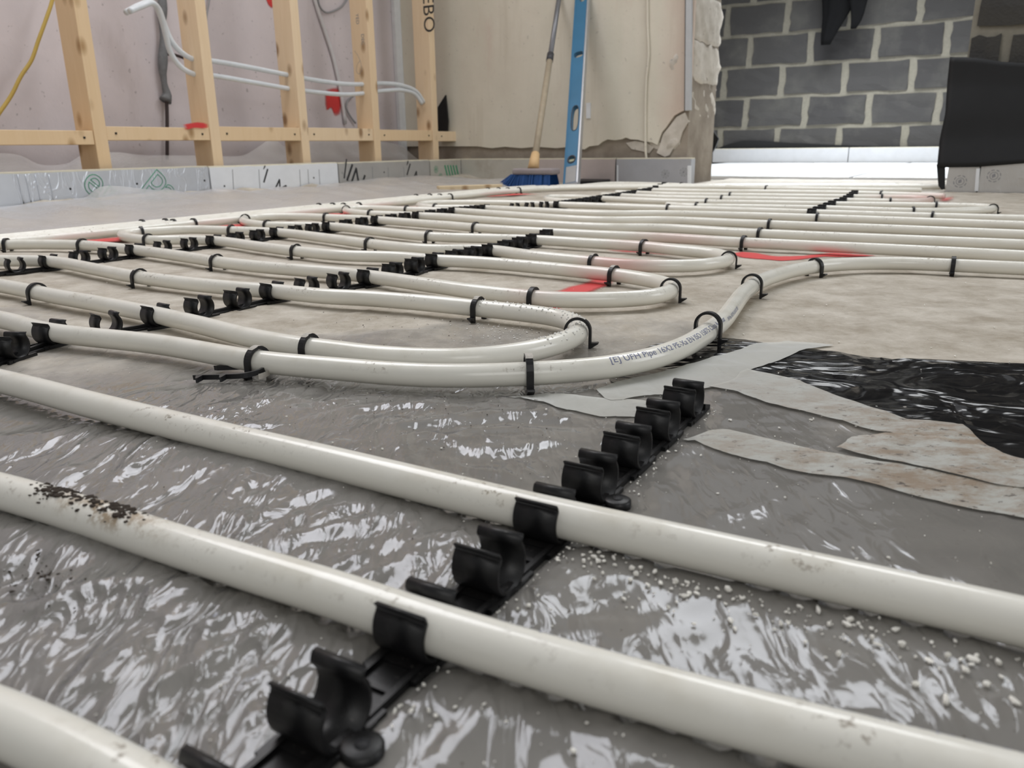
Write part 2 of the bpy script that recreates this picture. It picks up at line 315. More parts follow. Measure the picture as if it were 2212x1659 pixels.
run('P4', [(-500, 628), (-250, 655), (0, 690), (110, 718), (343, 744), (568, 782), (740, 798), (860, 808), (968, 812), (1135, 808), (1302, 795), (1400, 777), (1473, 752), (1528, 719), (1561, 693), (1586, 660), (1606, 634), (1635, 612), (1680, 594), (1749, 578), (1840, 570), (1950, 569), (2053, 573), (2212, 580), (2500, 595), (2900, 617)], .012)
run('L5', [(-400, 565), (-200, 590), (0, 617), (134, 643), (200, 654), (330, 679), (435, 703), (535, 728), (635, 747), (740, 760), (800, 768), (934, 776), (1034, 774), (1135, 761), (1202, 744), (1242, 727), (1253, 711), (1232, 695), (1190, 684), (1101, 673), (1034, 666), (934, 656), (800, 645), (700, 640), (602, 630), (535, 625), (435, 616), (334, 604), (268, 594), (201, 581), (107, 565), (0, 563), (-200, 560), (-400, 556)], .008)
run('S6', [(-300, 541), (-120, 535), (0, 529), (100, 528), (184, 530), (290, 540), (401, 555), (478, 567), (568, 577), (740, 591), (800, 598), (934, 617), (1034, 631), (1148, 643), (1220, 648), (1335, 647), (1410, 641), (1446, 631), (1452, 620), (1425, 610), (1352, 597), (1268, 588), (1168, 578), (1034, 567), (938, 562), (867, 556), (740, 552), (642, 543), (568, 534), (462, 520), (390, 518), (334, 519), (290, 515), (263, 509), (275, 504), (315, 501), (401, 496), (500, 498), (598, 502), (717, 516), (800, 527), (934, 539), (1050, 540), (1151, 553), (1278, 566), (1360, 573), (1440, 575), (1510, 573), (1562, 566), (1575, 559), (1548, 549), (1473, 541), (1386, 532), (1268, 525), (1150, 518), (1042, 515), (927, 511), (825, 501), (724, 490), (650, 488), (582, 487), (540, 482), (525, 477), (540, 471), (590, 468), (650, 468), (703, 470), (760, 472), (813, 475), (890, 481), (970, 487), (1042, 493), (1150, 500), (1300, 508), (1440, 514), (1606, 524), (1900, 538), (2212, 554), (2700, 583)], .008)
run('L7', [(2700, 552), (2212, 529), (1639, 505), (1440, 493), (1300, 491), (1042, 475), (970, 469), (903, 466), (860, 464), (796, 462), (760, 458), (746, 455), (757, 451), (790, 450), (875, 453), (981, 456), (1100, 464), (1300, 476), (1440, 476), (1664, 485), (1900, 494), (2212, 507), (2700, 526)], .012)
run('L8', [(2700, 502), (2212, 487), (1767, 471), (1440, 462), (1300, 462), (1150, 455), (1048, 450), (990, 449), (940, 449), (912, 446), (906, 442), (930, 439), (1000, 438), (1110, 439), (1208, 442), (1440, 450), (1755, 460), (2014, 468), (2212, 473), (2700, 486)], .015)
run('L9', [(1440, 443), (1253, 436), (1205, 434), (1180, 430), (1190, 426), (1240, 426), (1298, 429), (1440, 435), (1799, 442), (2030, 445), (2120, 447), (2147, 450), (2120, 454), (1978, 457), (1778, 451), (1503, 446), (1440, 443)][1:], .012)
run('L10', [(1300, 421), (1337, 423), (1440, 427), (1818, 434), (1950, 436), (2000, 434), (2010, 431), (1980, 428), (1833, 426), (1440, 420), (1371, 417), (1330, 416)], .012)
run('K11', [(1380, 410), (1404, 411), (1500, 413), (1846, 418), (1960, 421), (2040, 424)], .02)
run('K12', [(1260, 402), (1320, 397), (1435, 399), (1560, 404), (1700, 408), (1900, 411), (1990, 411)], .02)
wa = G(416, 483, ZP); wa = [ND @ wa[:2], CD @ wa[:2]]
for k in range(4):                                                # supply pipes side by side along the stud wall, turning by the cream wall
    a = wa[0] - .027 * k
    run('W%d' % k, [RM(a, -.6, ZP), RM(a, .5, ZP), RM(a, 1.5, ZP), RM(a + .002 * math.sin(k * 2), 2.1, ZP), RM(a + .01, 2.36 + .03 * k, ZP), RM(a + .05, 2.50 + .03 * k, ZP), RM(a + .16, 2.60 + .028 * k, ZP), RM(a + .5, 2.74 + .027 * k, ZP), RM(a + .9, 2.88 + .026 * k, ZP), RM(a + 1.35 - .05 * k, 2.99 + .024 * k, ZP)], .02, .012)
for k in list(PIPES):
    if k[0] != 'W':
        m = PIPES[k][:, :2] @ ND > wa[0] + .030; i = np.flatnonzero(m); PIPES[k] = PIPES[k][i[0]:i[-1] + 1]
for k, ends in (('P1', 'b'), ('P2', 'b'), ('P3', 'b'), ('P4', 'b'), ('S6', 'b'), ('L7', 'ab'), ('L8', 'ab')):   # the runs carry on across the room
    P = PIPES[k]
    for e in ends:
        d = (P[0] - P[25]) if e == 'a' else (P[-1] - P[-26]); d = d / np.linalg.norm(d); d = d * .4 + EDGE * .6; d /= np.linalg.norm(d); base = P[0] if e == 'a' else P[-1]
        X_ = base + d * np.arange(.01, 1.3 if k[0] == 'P' else .8, .012)[:, None]; P = np.vstack([X_[::-1], P]) if e == 'a' else np.vstack([P, X_])
    PIPES[k] = P
ALLP = np.vstack([p[::3] for p in PIPES.values()])[:, :2]
def pdist(x, y):
    x = np.asarray(x, float).ravel(); y = np.asarray(y, float).ravel(); out = np.full(len(x), 9.0)
    cell = {}
    for q in ALLP: cell.setdefault((int(math.floor(q[0] / .08)), int(math.floor(q[1] / .08))), []).append(q)
    ix = np.floor(x / .08).astype(int); iy = np.floor(y / .08).astype(int); key = ix * 100003 + iy
    o = np.argsort(key, kind='stable'); ks = key[o]; b = np.flatnonzero(np.r_[True, ks[1:] != ks[:-1]]); b = np.r_[b, len(o)]
    for s, e in zip(b[:-1], b[1:]):
        idx = o[s:e]; i, j = ix[idx[0]], iy[idx[0]]; pts = [q for di in (-1, 0, 1) for dj in (-1, 0, 1) for q in cell.get((i + di, j + dj), ())]
        if pts:
            pts = np.array(pts); d = np.hypot(x[idx][:, None] - pts[None, :, 0], y[idx][:, None] - pts[None, :, 1]); out[idx] = d.min(1)
    return out
P23 = [resample(PIPES[k], .012)[:, :2] for k in ('P2', 'P3')]
CRK = [(300, 1450, .16, 1.0), (80, 1350, .12, 1.0), (560, 1560, .10, .9), (330, 960, .12, .8), (650, 1080, .10, .9), (1000, 900, .14, .75), (1000, 1230, .07, .9), (700, 840, .10, .75), (1180, 1300, .05, .35), (1500, 1330, .05, .28), (1800, 1420, .10, .38), (1150, 1560, .06, .8), (1450, 1040, .05, .2), (1750, 1130, .07, .12), (400, 690, .12, .4), (2050, 1550, .09, .5), (850, 1480, .06, .5), (150, 470, .35, .8), (500, 440, .4, .7)]
CRK = [(G(x, y, 0), r * .62, k) for x, y, r, k in CRK]
def crinkle(x, y):
    q = np.full(np.shape(x), .22)
    for g, r, k in CRK: q = np.maximum(q, k * np.exp(-((x - g[0]) ** 2 + (y - g[1]) ** 2) / (2 * r * r)))
    return q
def film_h(x, y, pd=None):
    """height of the loose polythene above the slab"""
    x = np.asarray(x, float); y = np.asarray(y, float); shp = x.shape; x = x.ravel(); y = y.ravel()
    if pd is None: pd = pdist(x, y)
    a = x * ND[0] + y * ND[1]; c = x * CD[0] + y * CD[1]
    wx = a * 9 + .55 * perlin(a * 14, c * 14 + 7); wy = c * 5 + .55 * perlin(a * 13 + 31, c * 13)
    r1_ = 1 - np.abs(perlin(wx * 1.3, wy * 1.0)); r2_ = 1 - np.abs(perlin(wx * 3.1 + 5, wy * 2.2 + 9)); r3_ = 1 - np.abs(perlin(wx * 7.0 + 3, wy * 5.5 + 1))
    near = np.clip((1.15 - c) / .5, .5, 1)
    ck = crinkle(x, y); h = near * (.0036 * r1_ ** 3 * (.4 + .6 * ck) + .0034 * r2_ ** 4 * (.15 + .85 * ck) + .0019 * r3_ ** 3 * ck) + .0015 * perlin(a * 4, c * 4)
    clear = np.clip((pd - .006) / .03, 0, 1); h = np.minimum(h * (.30 + .7 * clear), .0016 + .012 * clear) - .0012
    for pts in P23:                                               # film tented up against the camera-side flank of the front pipes
        d = np.full(len(x), 9.); m = np.flatnonzero((c < .9) & (np.abs(a) < 1.4))
        if len(m):
            dx = x[m][:, None] - pts[None, :, 0]; dy = y[m][:, None] - pts[None, :, 1]; dd = np.hypot(dx, dy); j = dd.argmin(1); r = np.arange(len(m))
            side = dx[r, j] * CD[0] + dy[r, j] * CD[1]; u = dd[r, j]; t_ = np.clip((.046 - u) / .038, 0, 1); t_ = t_ * t_ * (3 - 2 * t_)
            wv = np.clip(.65 + .7 * perlin(a[m] * 5 + 2, a[m] * 0 + 3), .25, 1); h[m] += np.where(side < 0, t_ * .0066 * wv * (u > .004), 0)
    edge = np.clip((-a - 1.93) / .2, 0, 1); h = h + edge * (.012 + .022 * (1 - np.abs(perlin(c * 3.2 + 2, a * 6))) ** 2)
    for q in R2PTS:
        if q[1] < 1.6: h = np.where(np.hypot(x - q[0], y - q[1]) < .018, np.minimum(h, .0008), h)
    s = (x - R1O[0]) * R1D[0] + (y - R1O[1]) * R1D[1]; l = np.abs((x - R1O[0]) * R1P[0] + (y - R1O[1]) * R1P[1])
    k = np.clip((l - .011) / .02, 0, 1); h = np.where((s > -.16) & (s < .33), np.minimum(h, .0004 + k * .02), h)
    return h.reshape(shp)
R2PTS = []
def snap(px, py, key=None):
    g = G(px, py, ZP)
    if key: P = PIPES[key]; d = np.hypot(P[:, 0] - g[0], P[:, 1] - g[1]); i = int(d.argmin()); return P, i
    best = None
    for k, P in PIPES.items():
        d = np.hypot(P[:, 0] - g[0], P[:, 1] - g[1]); i = int(d.argmin())
        if best is None or d[i] < best[0]: best = (d[i], P, i)
    return best[1], best[2]

# ------------------------------------------------------------------ setting: slab and walls
def panel(name, a0, a1, c0, c1, z0, z1, m, parent=None, bev=0):
    me = MB().box(np.r_[(ND * (a0 + a1) + CD * (c0 + c1)) / 2, (z0 + z1) / 2], np.r_[ND * (a1 - a0) / 2, 0], np.r_[CD * (c1 - c0) / 2, 0], (0, 0, (z1 - z0) / 2)).me(name)
    if bev: bevel(me, bev)
    return link(name, fixn(me), parent, m)
SLABM = m_plaster('dusty_slab', (.36, .33, .285), (.27, .25, .225), (.20, .185, .165), 6, .6)
tag(panel('floor', -4.2, 4.6, -1.6, 7.0, -.12, -.006, SLABM), kind='structure')
A_END = float(PC(1492, 330, CREAM_C)[:2] @ ND)
step_c = float(PN(392, 200, PINK_A)[:2] @ CD)
wl = tag(panel('wall_left', PINK_A - .12, PINK_A, step_c, CREAM_C + .2, -.01, 2.45, PINK), kind='structure')
panel('chimney_face', PINK_A - .12, PINK_A + .035, -1.6, step_c, -.01, 2.45, PINK, wl)
wb = tag(panel('wall_back', PINK_A - .1, A_END - .02, CREAM_C + .014, CREAM_C + .36, -.01, 2.45, RENDER), kind='structure')
def inpoly(q, pg):
    x, y = q; ins = False
    for (x0, y0), (x1, y1) in zip(pg, pg[1:] + pg[:1]):
        if (y0 > y) != (y1 > y) and x < (x1 - x0) * (y - y0) / (y1 - y0) + x0: ins = not ins
    return ins
def extr(name, pts, off, m, parent=None, bev=0):                  # polygon in space, thickened along off
    n = len(pts); v = [np.asarray(p) for p in pts] + [np.asarray(p) + np.asarray(off) for p in pts]
    f = [tuple(range(n)), tuple(range(n, 2 * n))[::-1]] + [(i, (i + 1) % n, n + (i + 1) % n, n + i) for i in range(n)]
    bm = bmesh.new(); me = mesh(name, v, f); bm.from_mesh(me); bmesh.ops.recalc_face_normals(bm, faces=bm.faces)
    if bev: bmesh.ops.bevel(bm, geom=[e for e in bm.edges], offset=bev, segments=1, affect='EDGES')
    bmesh.ops.triangulate(bm, faces=[g for g in bm.faces if len(g.verts) > 4]); bm.to_mesh(me); bm.free(); return link(name, me, parent, m)
jag = [(1012, 319), (1030, 316), (1062, 320), (1090, 317), (1125, 320), (1160, 317), (1200, 320), (1235, 317), (1262, 323), (1273, 316), (1292, 314), (1300, 307), (1312, 301), (1328, 303), (1342, 301), (1352, 297), (1362, 301), (1378, 302), (1392, 306), (1408, 307), (1420, 313), (1424, 300), (1430, 285), (1437, 277), (1446, 264), (1456, 250), (1468, 243), (1478, 238), (1489, 236)]
sk = [PC(x, y, CREAM_C) for x, y in jag]; sk[0] = np.r_[RM(PINK_A, CREAM_C)[:2], sk[1][2] + .004]; top0 = sk[0].copy(); top0[2] = 2.45; top1 = sk[-1].copy(); top1[2] = 2.45
extr('plaster_skin', sk + [top1, top0], np.r_[CD * .02, 0], CREAM, wb)
extr('mortar_patch', [PC(x, y, CREAM_C + .006) for x, y in [(1480, 243), (1462, 252), (1447, 272), (1432, 290), (1425, 315), (1418, 330), (1436, 339), (1446, 335), (1455, 318), (1468, 305), (1474, 285), (1487, 262)]], np.r_[CD * .02, 0], PALE, wb)
extr('mortar_patch', [PC(x, y, CREAM_C + .008) for x, y in [(1352, 309), (1372, 304), (1398, 309), (1412, 319), (1402, 331), (1384, 326), (1364, 322)]], np.r_[CD * .02, 0], PALE, wb)
def lump(name, c, ax, ay, az, m, parent=None, amp=.02, f=9.0, cuts=5, seed=0):   # rough stone: subdivided box pushed about by noise
    bm = bmesh.new(); bmesh.ops.create_cube(bm, size=2); bmesh.ops.subdivide_edges(bm, edges=bm.edges[:], cuts=cuts, use_grid_fill=True)
    V = np.array([v.co[:] for v in bm.verts]); r = np.linalg.norm(V, axis=1)[:, None]; V = V * (1 - .10 * np.clip(r - 1.15, 0, 1))
    P = np.asarray(c) + V @ np.array([ax, ay, az]); nn = V / r
    d = perlin(P[:, 0] * f + P[:, 2] * 5 + seed, P[:, 1] * f + P[:, 2] * f * .8) + .5 * perlin(P[:, 0] * f * 2.7 + seed + 9, P[:, 2] * f * 2.7 + P[:, 1] * 7)
    P = P + (nn @ np.array([ax, ay, az])) / (np.linalg.norm(np.array([ax, ay, az]), axis=1).mean()) * (d * amp)[:, None]
    for v, p in zip(bm.verts, P): v.co = p
    me = bpy.data.meshes.new(name); bm.to_mesh(me); bm.free(); me.polygons.foreach_set('use_smooth', [True] * len(me.polygons)); return link(name, me, parent, m)
zs = [PC(1495, y, CREAM_C)[2] for y in (400, 342, 255, 175, 85, -20)] + [1.02, 1.24, 1.46, 1.68, 1.9, 2.12, 2.45]
for k in range(len(zs) - 1):
    z0, z1 = zs[k], zs[k + 1]; w = [.0, -.02, .012, .02, .022, .014][k % 6]
    c = np.r_[ND * (A_END - .118 + w) + CD * (CREAM_C + .195), (z0 + z1) / 2]
    lump('stone', c, np.r_[ND * .085, 0], np.r_[CD * .18, 0], (0, 0, (z1 - z0) / 2 * 1.01), PALE if k in (1, 2, 3, 4, 5, 8) else RENDER, wb, .016, 19, 9, k * 3.1)

def block_wall(name, face_c, a0, a1, zj, joints, m, pitch=.225, bl=.45, depth=.10, kind='structure', ztop=2.4):
    w = tag(panel(name, a0, a1, face_c + .006, face_c + depth + .1, -.01, ztop + .05, MORTAR), kind=kind); me = [None] * 4
    for k in range(4):
        bm = bmesh.new(); bmesh.ops.create_cube(bm, size=1); bmesh.ops.subdivide_edges(bm, edges=bm.edges[:], cuts=3, use_grid_fill=True)
        for v in bm.verts:
            q = v.co.copy(); e = sum(abs(abs(t) - .5) < .01 for t in q)
            v.co = Vector((q.x * (bl - .052), q.y * .06, q.z * (pitch - .030))) + Vector((random.uniform(-1, 1) * .008 * (e > 1), random.uniform(-1, 1) * .003, random.uniform(-1, 1) * .006 * (e > 1)))
        me[k] = bpy.data.meshes.new('concrete_block'); bm.to_mesh(me[k]); bm.free(); me[k].materials.append(m)
    z = zj - pitch * math.ceil(zj / pitch); row = -int(math.ceil(zj / pitch))
    while z < ztop:
        off = joints[row % 2]; n0 = int((a0 - off) / bl) - 1
        for i in range(n0, int((a1 - off) / bl) + 2):
            ac = off + (i + .5) * bl; lo, hi = max(ac - bl / 2, a0), min(ac + bl / 2, a1)
            if hi - lo < .05: continue
            o = bpy.data.objects.new('concrete_block', me[random.randrange(4)]); COL.objects.link(o); o.parent = w
            o.location = np.r_[ND * (lo + hi) / 2 + CD * (face_c + .027 + random.uniform(-.002, .003)), z + pitch / 2]; o.rotation_euler = (0, 0, math.atan2(ND[1], ND[0])); o.scale = ((hi - lo) / bl, 1, 1)
        z += pitch; row += 1
    return w
zj = PC(1800, 204, BLOCK_C)[2]
block_wall('wall_far', BLOCK_C, float(PC(1440, 330, BLOCK_C)[:2] @ ND), float(PC(2330, 330, BLOCK_C)[:2] @ ND), zj, [float(PC(1690, 170, BLOCK_C)[:2] @ ND), float(PC(1740, 230, BLOCK_C)[:2] @ ND)], BLOCKM)
RA0 = float(PC(2078, 200, RIGHT_C)[:2] @ ND)
block_wall('wall_right', RIGHT_C, RA0, RA0 + 1.6, PC(2120, 67, RIGHT_C)[2], [RA0 + .32, RA0 + .09], DARKBLOCK)
cb = float(PN(866, 250, PINK_A)[:2] @ CD)
tag(panel('trim_1', PINK_A + .002, PINK_A + .02, cb - .035, cb + .012, 0, 2.4, WHITEPL), kind='structure')

# ------------------------------------------------------------------ timber stud frame
fr = tag(empty('stud_partition', RM(STUD_A, 2.3)), 'bare softwood stud frame with low noggins standing before the pink wall', 'stud frame')
inv = lambda p: np.asarray(p) - np.array(fr.location)
def fbox(name, a0, a1, c0, c1, z0, z1, m=WOOD, bev=.0015):
    c = RM((a0 + a1) / 2, (c0 + c1) / 2, (z0 + z1) / 2); me = MB().box((0, 0, 0), ((a1 - a0) / 2, 0, 0), (0, (c1 - c0) / 2, 0), (0, 0, (z1 - z0) / 2)).me(name); bevel(me, bev)
    o = link(name, me, fr, m); o.location = inv(c); o.rotation_euler = (0, 0, math.atan2(ND[1], ND[0])); return o
edges = [float(PN(x, 300, STUD_A)[:2] @ CD) for x in (233, 477, 668, 822, 947, 1012)]
studs = [fbox('stud', STUD_A - .089, STUD_A, e - .040, e, .038, 2.36) for e in edges]
fbox('stud', STUD_A - .089, STUD_A, edges[0] - .48, edges[0] - .44, .038, 2.36)
fbox('sole_plate', STUD_A - .089, STUD_A, edges[0] - .48, edges[-1], 0, .038); fbox('head_plate', STUD_A - .089, STUD_A, edges[0] - .48, edges[-1], 2.36, 2.4)
nz = [(313, 281), (303, 275), (304, 275), (304, 277), (304, 281), (305, 284)]
prev = edges[0] - .44
for e, (yb, yt) in zip(edges, nz):
    xm = PC(0, 0, 1); mid = (prev + e) / 2
    # height from the sight line at the bay's middle
    p = RM(STUD_A, mid); dep = np.array([p[0], p[1], 0]) ; zc = dep @ FW
    zz = []
    for y in (yb, yt):
        hx = (dep @ RT) / zc * FPX + W / 2; d = ray(hx, y); t = (p[:2] @ ND) / (d[:2] @ ND); zz.append(CAMH + d[2] * t)
    o = fbox('noggin', STUD_A - .089, STUD_A - .003, prev + .001, e - .041, zz[0], zz[1])
    for s in ((prev + .03), (e - .07)):
        nl = fbox('nail_head', STUD_A - .004, STUD_A - .0005, s - .003, s + .003, (zz[0] + zz[1]) / 2 - .003, (zz[0] + zz[1]) / 2 + .003, BLACK, .0008)
    prev = e
def textmesh(body, size, outline=0.0, spacing=1.0):
    cu = bpy.data.curves.new('lettering', 'FONT'); cu.body = body; cu.size = size; cu.space_character = spacing; cu.resolution_u = 4
    if outline: cu.fill_mode = 'NONE'; cu.bevel_depth = outline; cu.bevel_resolution = 0
    ob = bpy.data.objects.new('lettering', cu); COL.objects.link(ob); bpy.context.view_layer.update()
    me = bpy.data.meshes.new_from_object(ob.evaluated_get(bpy.context.evaluated_depsgraph_get())); bpy.data.objects.remove(ob); return me
def text_on(body, size, org, ex, ey, m, parent, rot=0.0, outline=0.0, name='lettering', shear=0.0, sx=1.0):
    me = textmesh(body, size, outline); co = np.empty(len(me.vertices) * 3); me.vertices.foreach_get('co', co); co = co.reshape(-1, 3)
    x = co[:, 0] * sx + shear * co[:, 1]; y = co[:, 1]; c, s = math.cos(rot), math.sin(rot); u = x * c - y * s; w = x * s + y * c
    nrm = np.cross(ex, ey); P = np.asarray(org) + u[:, None] * ex + w[:, None] * ey + co[:, 2:3] * nrm * .5
    me.vertices.foreach_set('co', P.ravel()); me.update(); o = link(name, me, None, m)
    if parent: o.parent = parent; o.matrix_parent_inverse = Matrix.Translation(parent.location).inverted() if parent.type == 'EMPTY' and parent.rotation_euler.z == 0 else parent.matrix_basis.inverted()
    return o
EC = np.r_[CD, 0]; EA = np.r_[ND, 0]; EZ = np.array([0, 0, 1.0])
c4 = edges[4] - .0405; z4 = PC(905, 66, c4)[2]                     # printed stamp down the side of the fifth stud
text_on('MEBO', .085, np.r_[RM(STUD_A - .026, c4)[:2], PC(905, -48, c4)[2]], -EZ, EA, INK, fr, 0, 0, 'stamp', 0, 1.0)
c3 = edges[3] - .0405
for k, (y, s) in enumerate(((30, 'YED'), (75, 'DEC'))): text_on(s, .022, np.r_[RM(STUD_A - .058 + .022 * k, c3)[:2], PC(765, y, c3)[2]], -EZ, EA, GREYINK, fr, 0, 0, 'stamp')
sc = [PC(x, y, c3) for x, y in [(766, 110), (772, 118), (779, 135), (781, 152), (775, 160), (770, 152), (772, 140), (778, 130)]]
o = link('pencil_scribble', tube(catmull(sc, .004), .0009, 5), None, GREYINK); o.parent = fr; o.matrix_parent_inverse = Matrix.Translation(fr.location).inverted()

# ------------------------------------------------------------------ hoses, cables and marks in front of the pink wall
HA = STUD_A - .045
def hpath(px, da=0.0): return catmull([PN(x, y, HA + da + (e[0] if e else 0)) for x, y, *e in px], .01)
def hose(name, px, r, m, label, cat, seg=14, group=None, da=0.0): return tag(link(name, tube(hpath(px, da), r, seg), None, m), label, cat, group)
HOSE = plain('clear_white_hose', (.66, .69, .71), .3)
h1 = hose('pipe_sleeve', [(272, 27, .06), (300, 12, .05), (325, 5, .04), (342, 18, .02), (355, 52), (370, 88), (392, 113), (418, 128), (460, 132), (520, 142), (622, 162), (662, 170), (740, 181), (782, 182), (830, 180), (867, 184), (900, 198), (916, 221)], .0085, HOSE, 'upper white plastic pipe threaded through the timber studs with a curled end', 'pipe')
hose('pipe_sleeve', [(280, 24, .075), (305, 14, .065), (330, 7, .055), (345, 30, .03), (358, 75, .01), (368, 112), (388, 142), (418, 160), (463, 164), (540, 177), (627, 192), (664, 197), (740, 204), (782, 202), (830, 196), (870, 195), (897, 204), (912, 224, .006)], .0085, HOSE, 'lower white plastic pipe threaded through the timber studs', 'pipe')
YEL = plain('yellow_cable_sheath', (.50, .35, .075), .5); GREYC = plain('grey_cable_sheath', (.30, .30, .31), .5); PALEC = plain('pale_conduit', (.66, .65, .66), .5)
tag(link('cable', tube(catmull([PN(x, y, PINK_A + .12) for x, y in [(122, -60), (113, 0), (100, 40), (82, 90), (68, 130), (45, 165), (25, 205), (0, 242), (-40, 300)]], .01), .0055, 10), None, YEL), 'thin yellow cable hanging in a slack curve past the pink wall', 'cable')
tag(link('cable', tube(catmull([PN(x, y, PINK_A + .012) for x, y in [(684, -40), (690, 12), (702, 26), (725, 22), (742, 10), (752, -8), (757, -40)]], .01), .004, 8), None, GREYC), 'thin grey cable looping at the top of the pink wall', 'cable')
tag(link('cable', tube(catmull([PN(x, y, PINK_A + .012) for x, y in [(763, 208), (752, 216), (748, 232), (756, 250), (768, 266)]], .01), .004, 8), None, GREYC), 'short grey cable hooked low on pink wall beside a stud', 'cable')
tag(link('cable', tube(catmull([PN(x, y, PINK_A + .012) for x, y in [(454, -60), (452, 0), (446, 40), (449, 90)]], .01), .003, 8), None, GREYC), 'thin grey cable end behind the second timber stud', 'cable')
tag(link('conduit', tube(catmull([PN(x, y, PINK_A + .010) for x, y in [(668, -60), (680, 0), (700, 62), (720, 125), (735, 195), (746, 268)]], .03), .008, 8), None, PALEC), 'thin pale conduit slanting down the pink wall', 'conduit')
pc = empty('service_pipe', PN(355, 100, PINK_A + .05)); tag(pc, 'dark copper pipe in grey lagging running down the pink wall', 'pipe')
def child(o, p): o.parent = p; o.matrix_parent_inverse = Matrix.Translation(p.location).inverted(); return o
pp = catmull([PN(x, y, PINK_A + .055) for x, y in [(350, -120), (351, 0), (350, 60), (352, 110), (352, 160), (357, 190), (361, 205), (357, 218)]], .01)
rr = .012 + .004 * np.sin(np.linspace(0, 19, len(pp))) + .008 * np.clip((np.linspace(0, 1, len(pp)) - .86) / .14, 0, 1)
child(link('lagging', tube(pp, rr, 12), None, plain('grey_lagging', (.17, .175, .18), .8, 0, .3, .4, 60, .5)), pc)
child(link('copper_pipe', tube(catmull([PN(x, y, PINK_A + .055) for x, y in [(350, 30), (353, 118), (360, 222), (361, 268), (361, 345)]], .02), .006, 10), None, plain('dull_copper', (.06, .045, .045), .5, .5)), pc)
child(link('branch_pipe', tube(catmull([PN(x, y, PINK_A + .055) for x, y in [(357, 117), (376, 118), (398, 126)]], .02), .005, 8), None, plain('dull_copper', (.06, .045, .045), .5, .5)), pc)
def wall_patch(name, pts, off, m, label, cat, parent=None):
    """flat paint or paper on a wall: fan mesh whose edge attribute falls to 0 at the rim"""
    P = catmull(list(pts) + [pts[0]], .01)[:-1]; c = P.mean(0); v = [c]; e = [1.0]; f = []; n = len(P); rings = (.35, .65, .85, 1.0)
    for q in rings:
        for p in P: v.append(c + (p - c) * q + off); e.append(1 - q ** 3)
    v[0] = c + off; f += [(0, 1 + i, 1 + (i + 1) % n) for i in range(n)]
    for k in range(len(rings) - 1): f += [(1 + k * n + i, 1 + (k + 1) * n + i, 1 + (k + 1) * n + (i + 1) % n, 1 + k * n + (i + 1) % n) for i in range(n)]
    me = mesh(name, v, f); attr(me, 'edge', np.clip(np.array(e) * 1.3, 0, 1.2)); o = link(name, me, parent, m)
    return tag(o, label, cat) if label else o
off = np.r_[ND * .002, 0]
wall_patch('paint_mark', [PN(x, y, PINK_A) for x, y in [(698, 196), (712, 188), (736, 190), (738, 225), (735, 248), (722, 252), (714, 236), (703, 240)]], off, RED, 'red spray paint dripping down the pink wall below the white pipes', 'paint mark')
wall_patch('paint_mark', [PN(x, y, PINK_A) for x, y in [(566, -20), (590, -20), (591, 16), (585, 20), (576, 8)]], off, RED, 'red spray paint high on the pink wall beside the third stud', 'paint mark')
wall_patch('paint_mark', [PN(x, y, STUD_A + .001) for x, y in [(392, 268), (425, 263), (452, 268), (452, 276), (415, 277), (398, 281)]], off * .3, RED, 'red spray paint along the top edge of the noggin', 'paint mark')

# ------------------------------------------------------------------ cream wall things
tag(link('conduit', tube(catmull([PC(x, y, CREAM_C - .008) for x, y in [(1398, -70), (1399, 60), (1401, 120), (1396, 170), (1394, 260), (1395, 330), (1398, 356)]], .03), .005, 8), None, CREAM), 'thin painted conduit running down the cream wall', 'conduit')
cs = empty('trunking', PC(1487, 120, CREAM_C - .01)); tag(cs, 'narrow grey plastic trunking down the broken end of cream wall', 'trunking')
GREYPL = plain('grey_plastic', (.50, .51, .52), .4)
p0, p1 = PC(1487, 239, CREAM_C - .012), PC(1489, 0, CREAM_C - .012); p1 = p0 + (p1 - p0) * 4.2; ex = np.r_[ND, 0]
def bar(name, a, b, u, hw, hd, m, parent=None, bev=.002, inv_parent=True):
    a, b = np.asarray(a, float), np.asarray(b, float); d = (b - a) / 2; t = d / np.linalg.norm(d); u = np.asarray(u, float); u = u - t * (u @ t); u /= np.linalg.norm(u); w = np.cross(t, u)
    me = MB().box((a + b) / 2, u * hw, w * hd, d).me(name); fixn(me)
    if bev: bevel(me, bev)
    o = link(name, me, None, m)
    return child(o, parent) if parent else o
bar('cover', p0, p1, ex, .0115, .010, GREYPL, cs); bar('back_strip', p0 + EC * .010 - EA * .012, p1 + EC * .010 - EA * .012, ex, .008, .004, plain('dark_plastic', (.10, .10, .105), .5), cs, .001)
tag(bar('paper_tab', PC(1271, 256, CREAM_C - .003), PC(1271, 222, CREAM_C - .003), ex, .0105, .0015, WHITEPL, None, .0005), 'small white rectangular tab stuck on the cream wall', 'tab')
mk = extr('dark_hole_sheet', [PC(x, y, CREAM_C - .03) for x, y in [(945, 232), (962, 205), (967, 262), (966, 284), (946, 284)]], np.r_[CD * .01, 0], MEMB); tag(mk, 'black sheet standing in for the dark wall hole between last two studs', 'membrane')  # added black sheet stands in for a dark hole in the wall

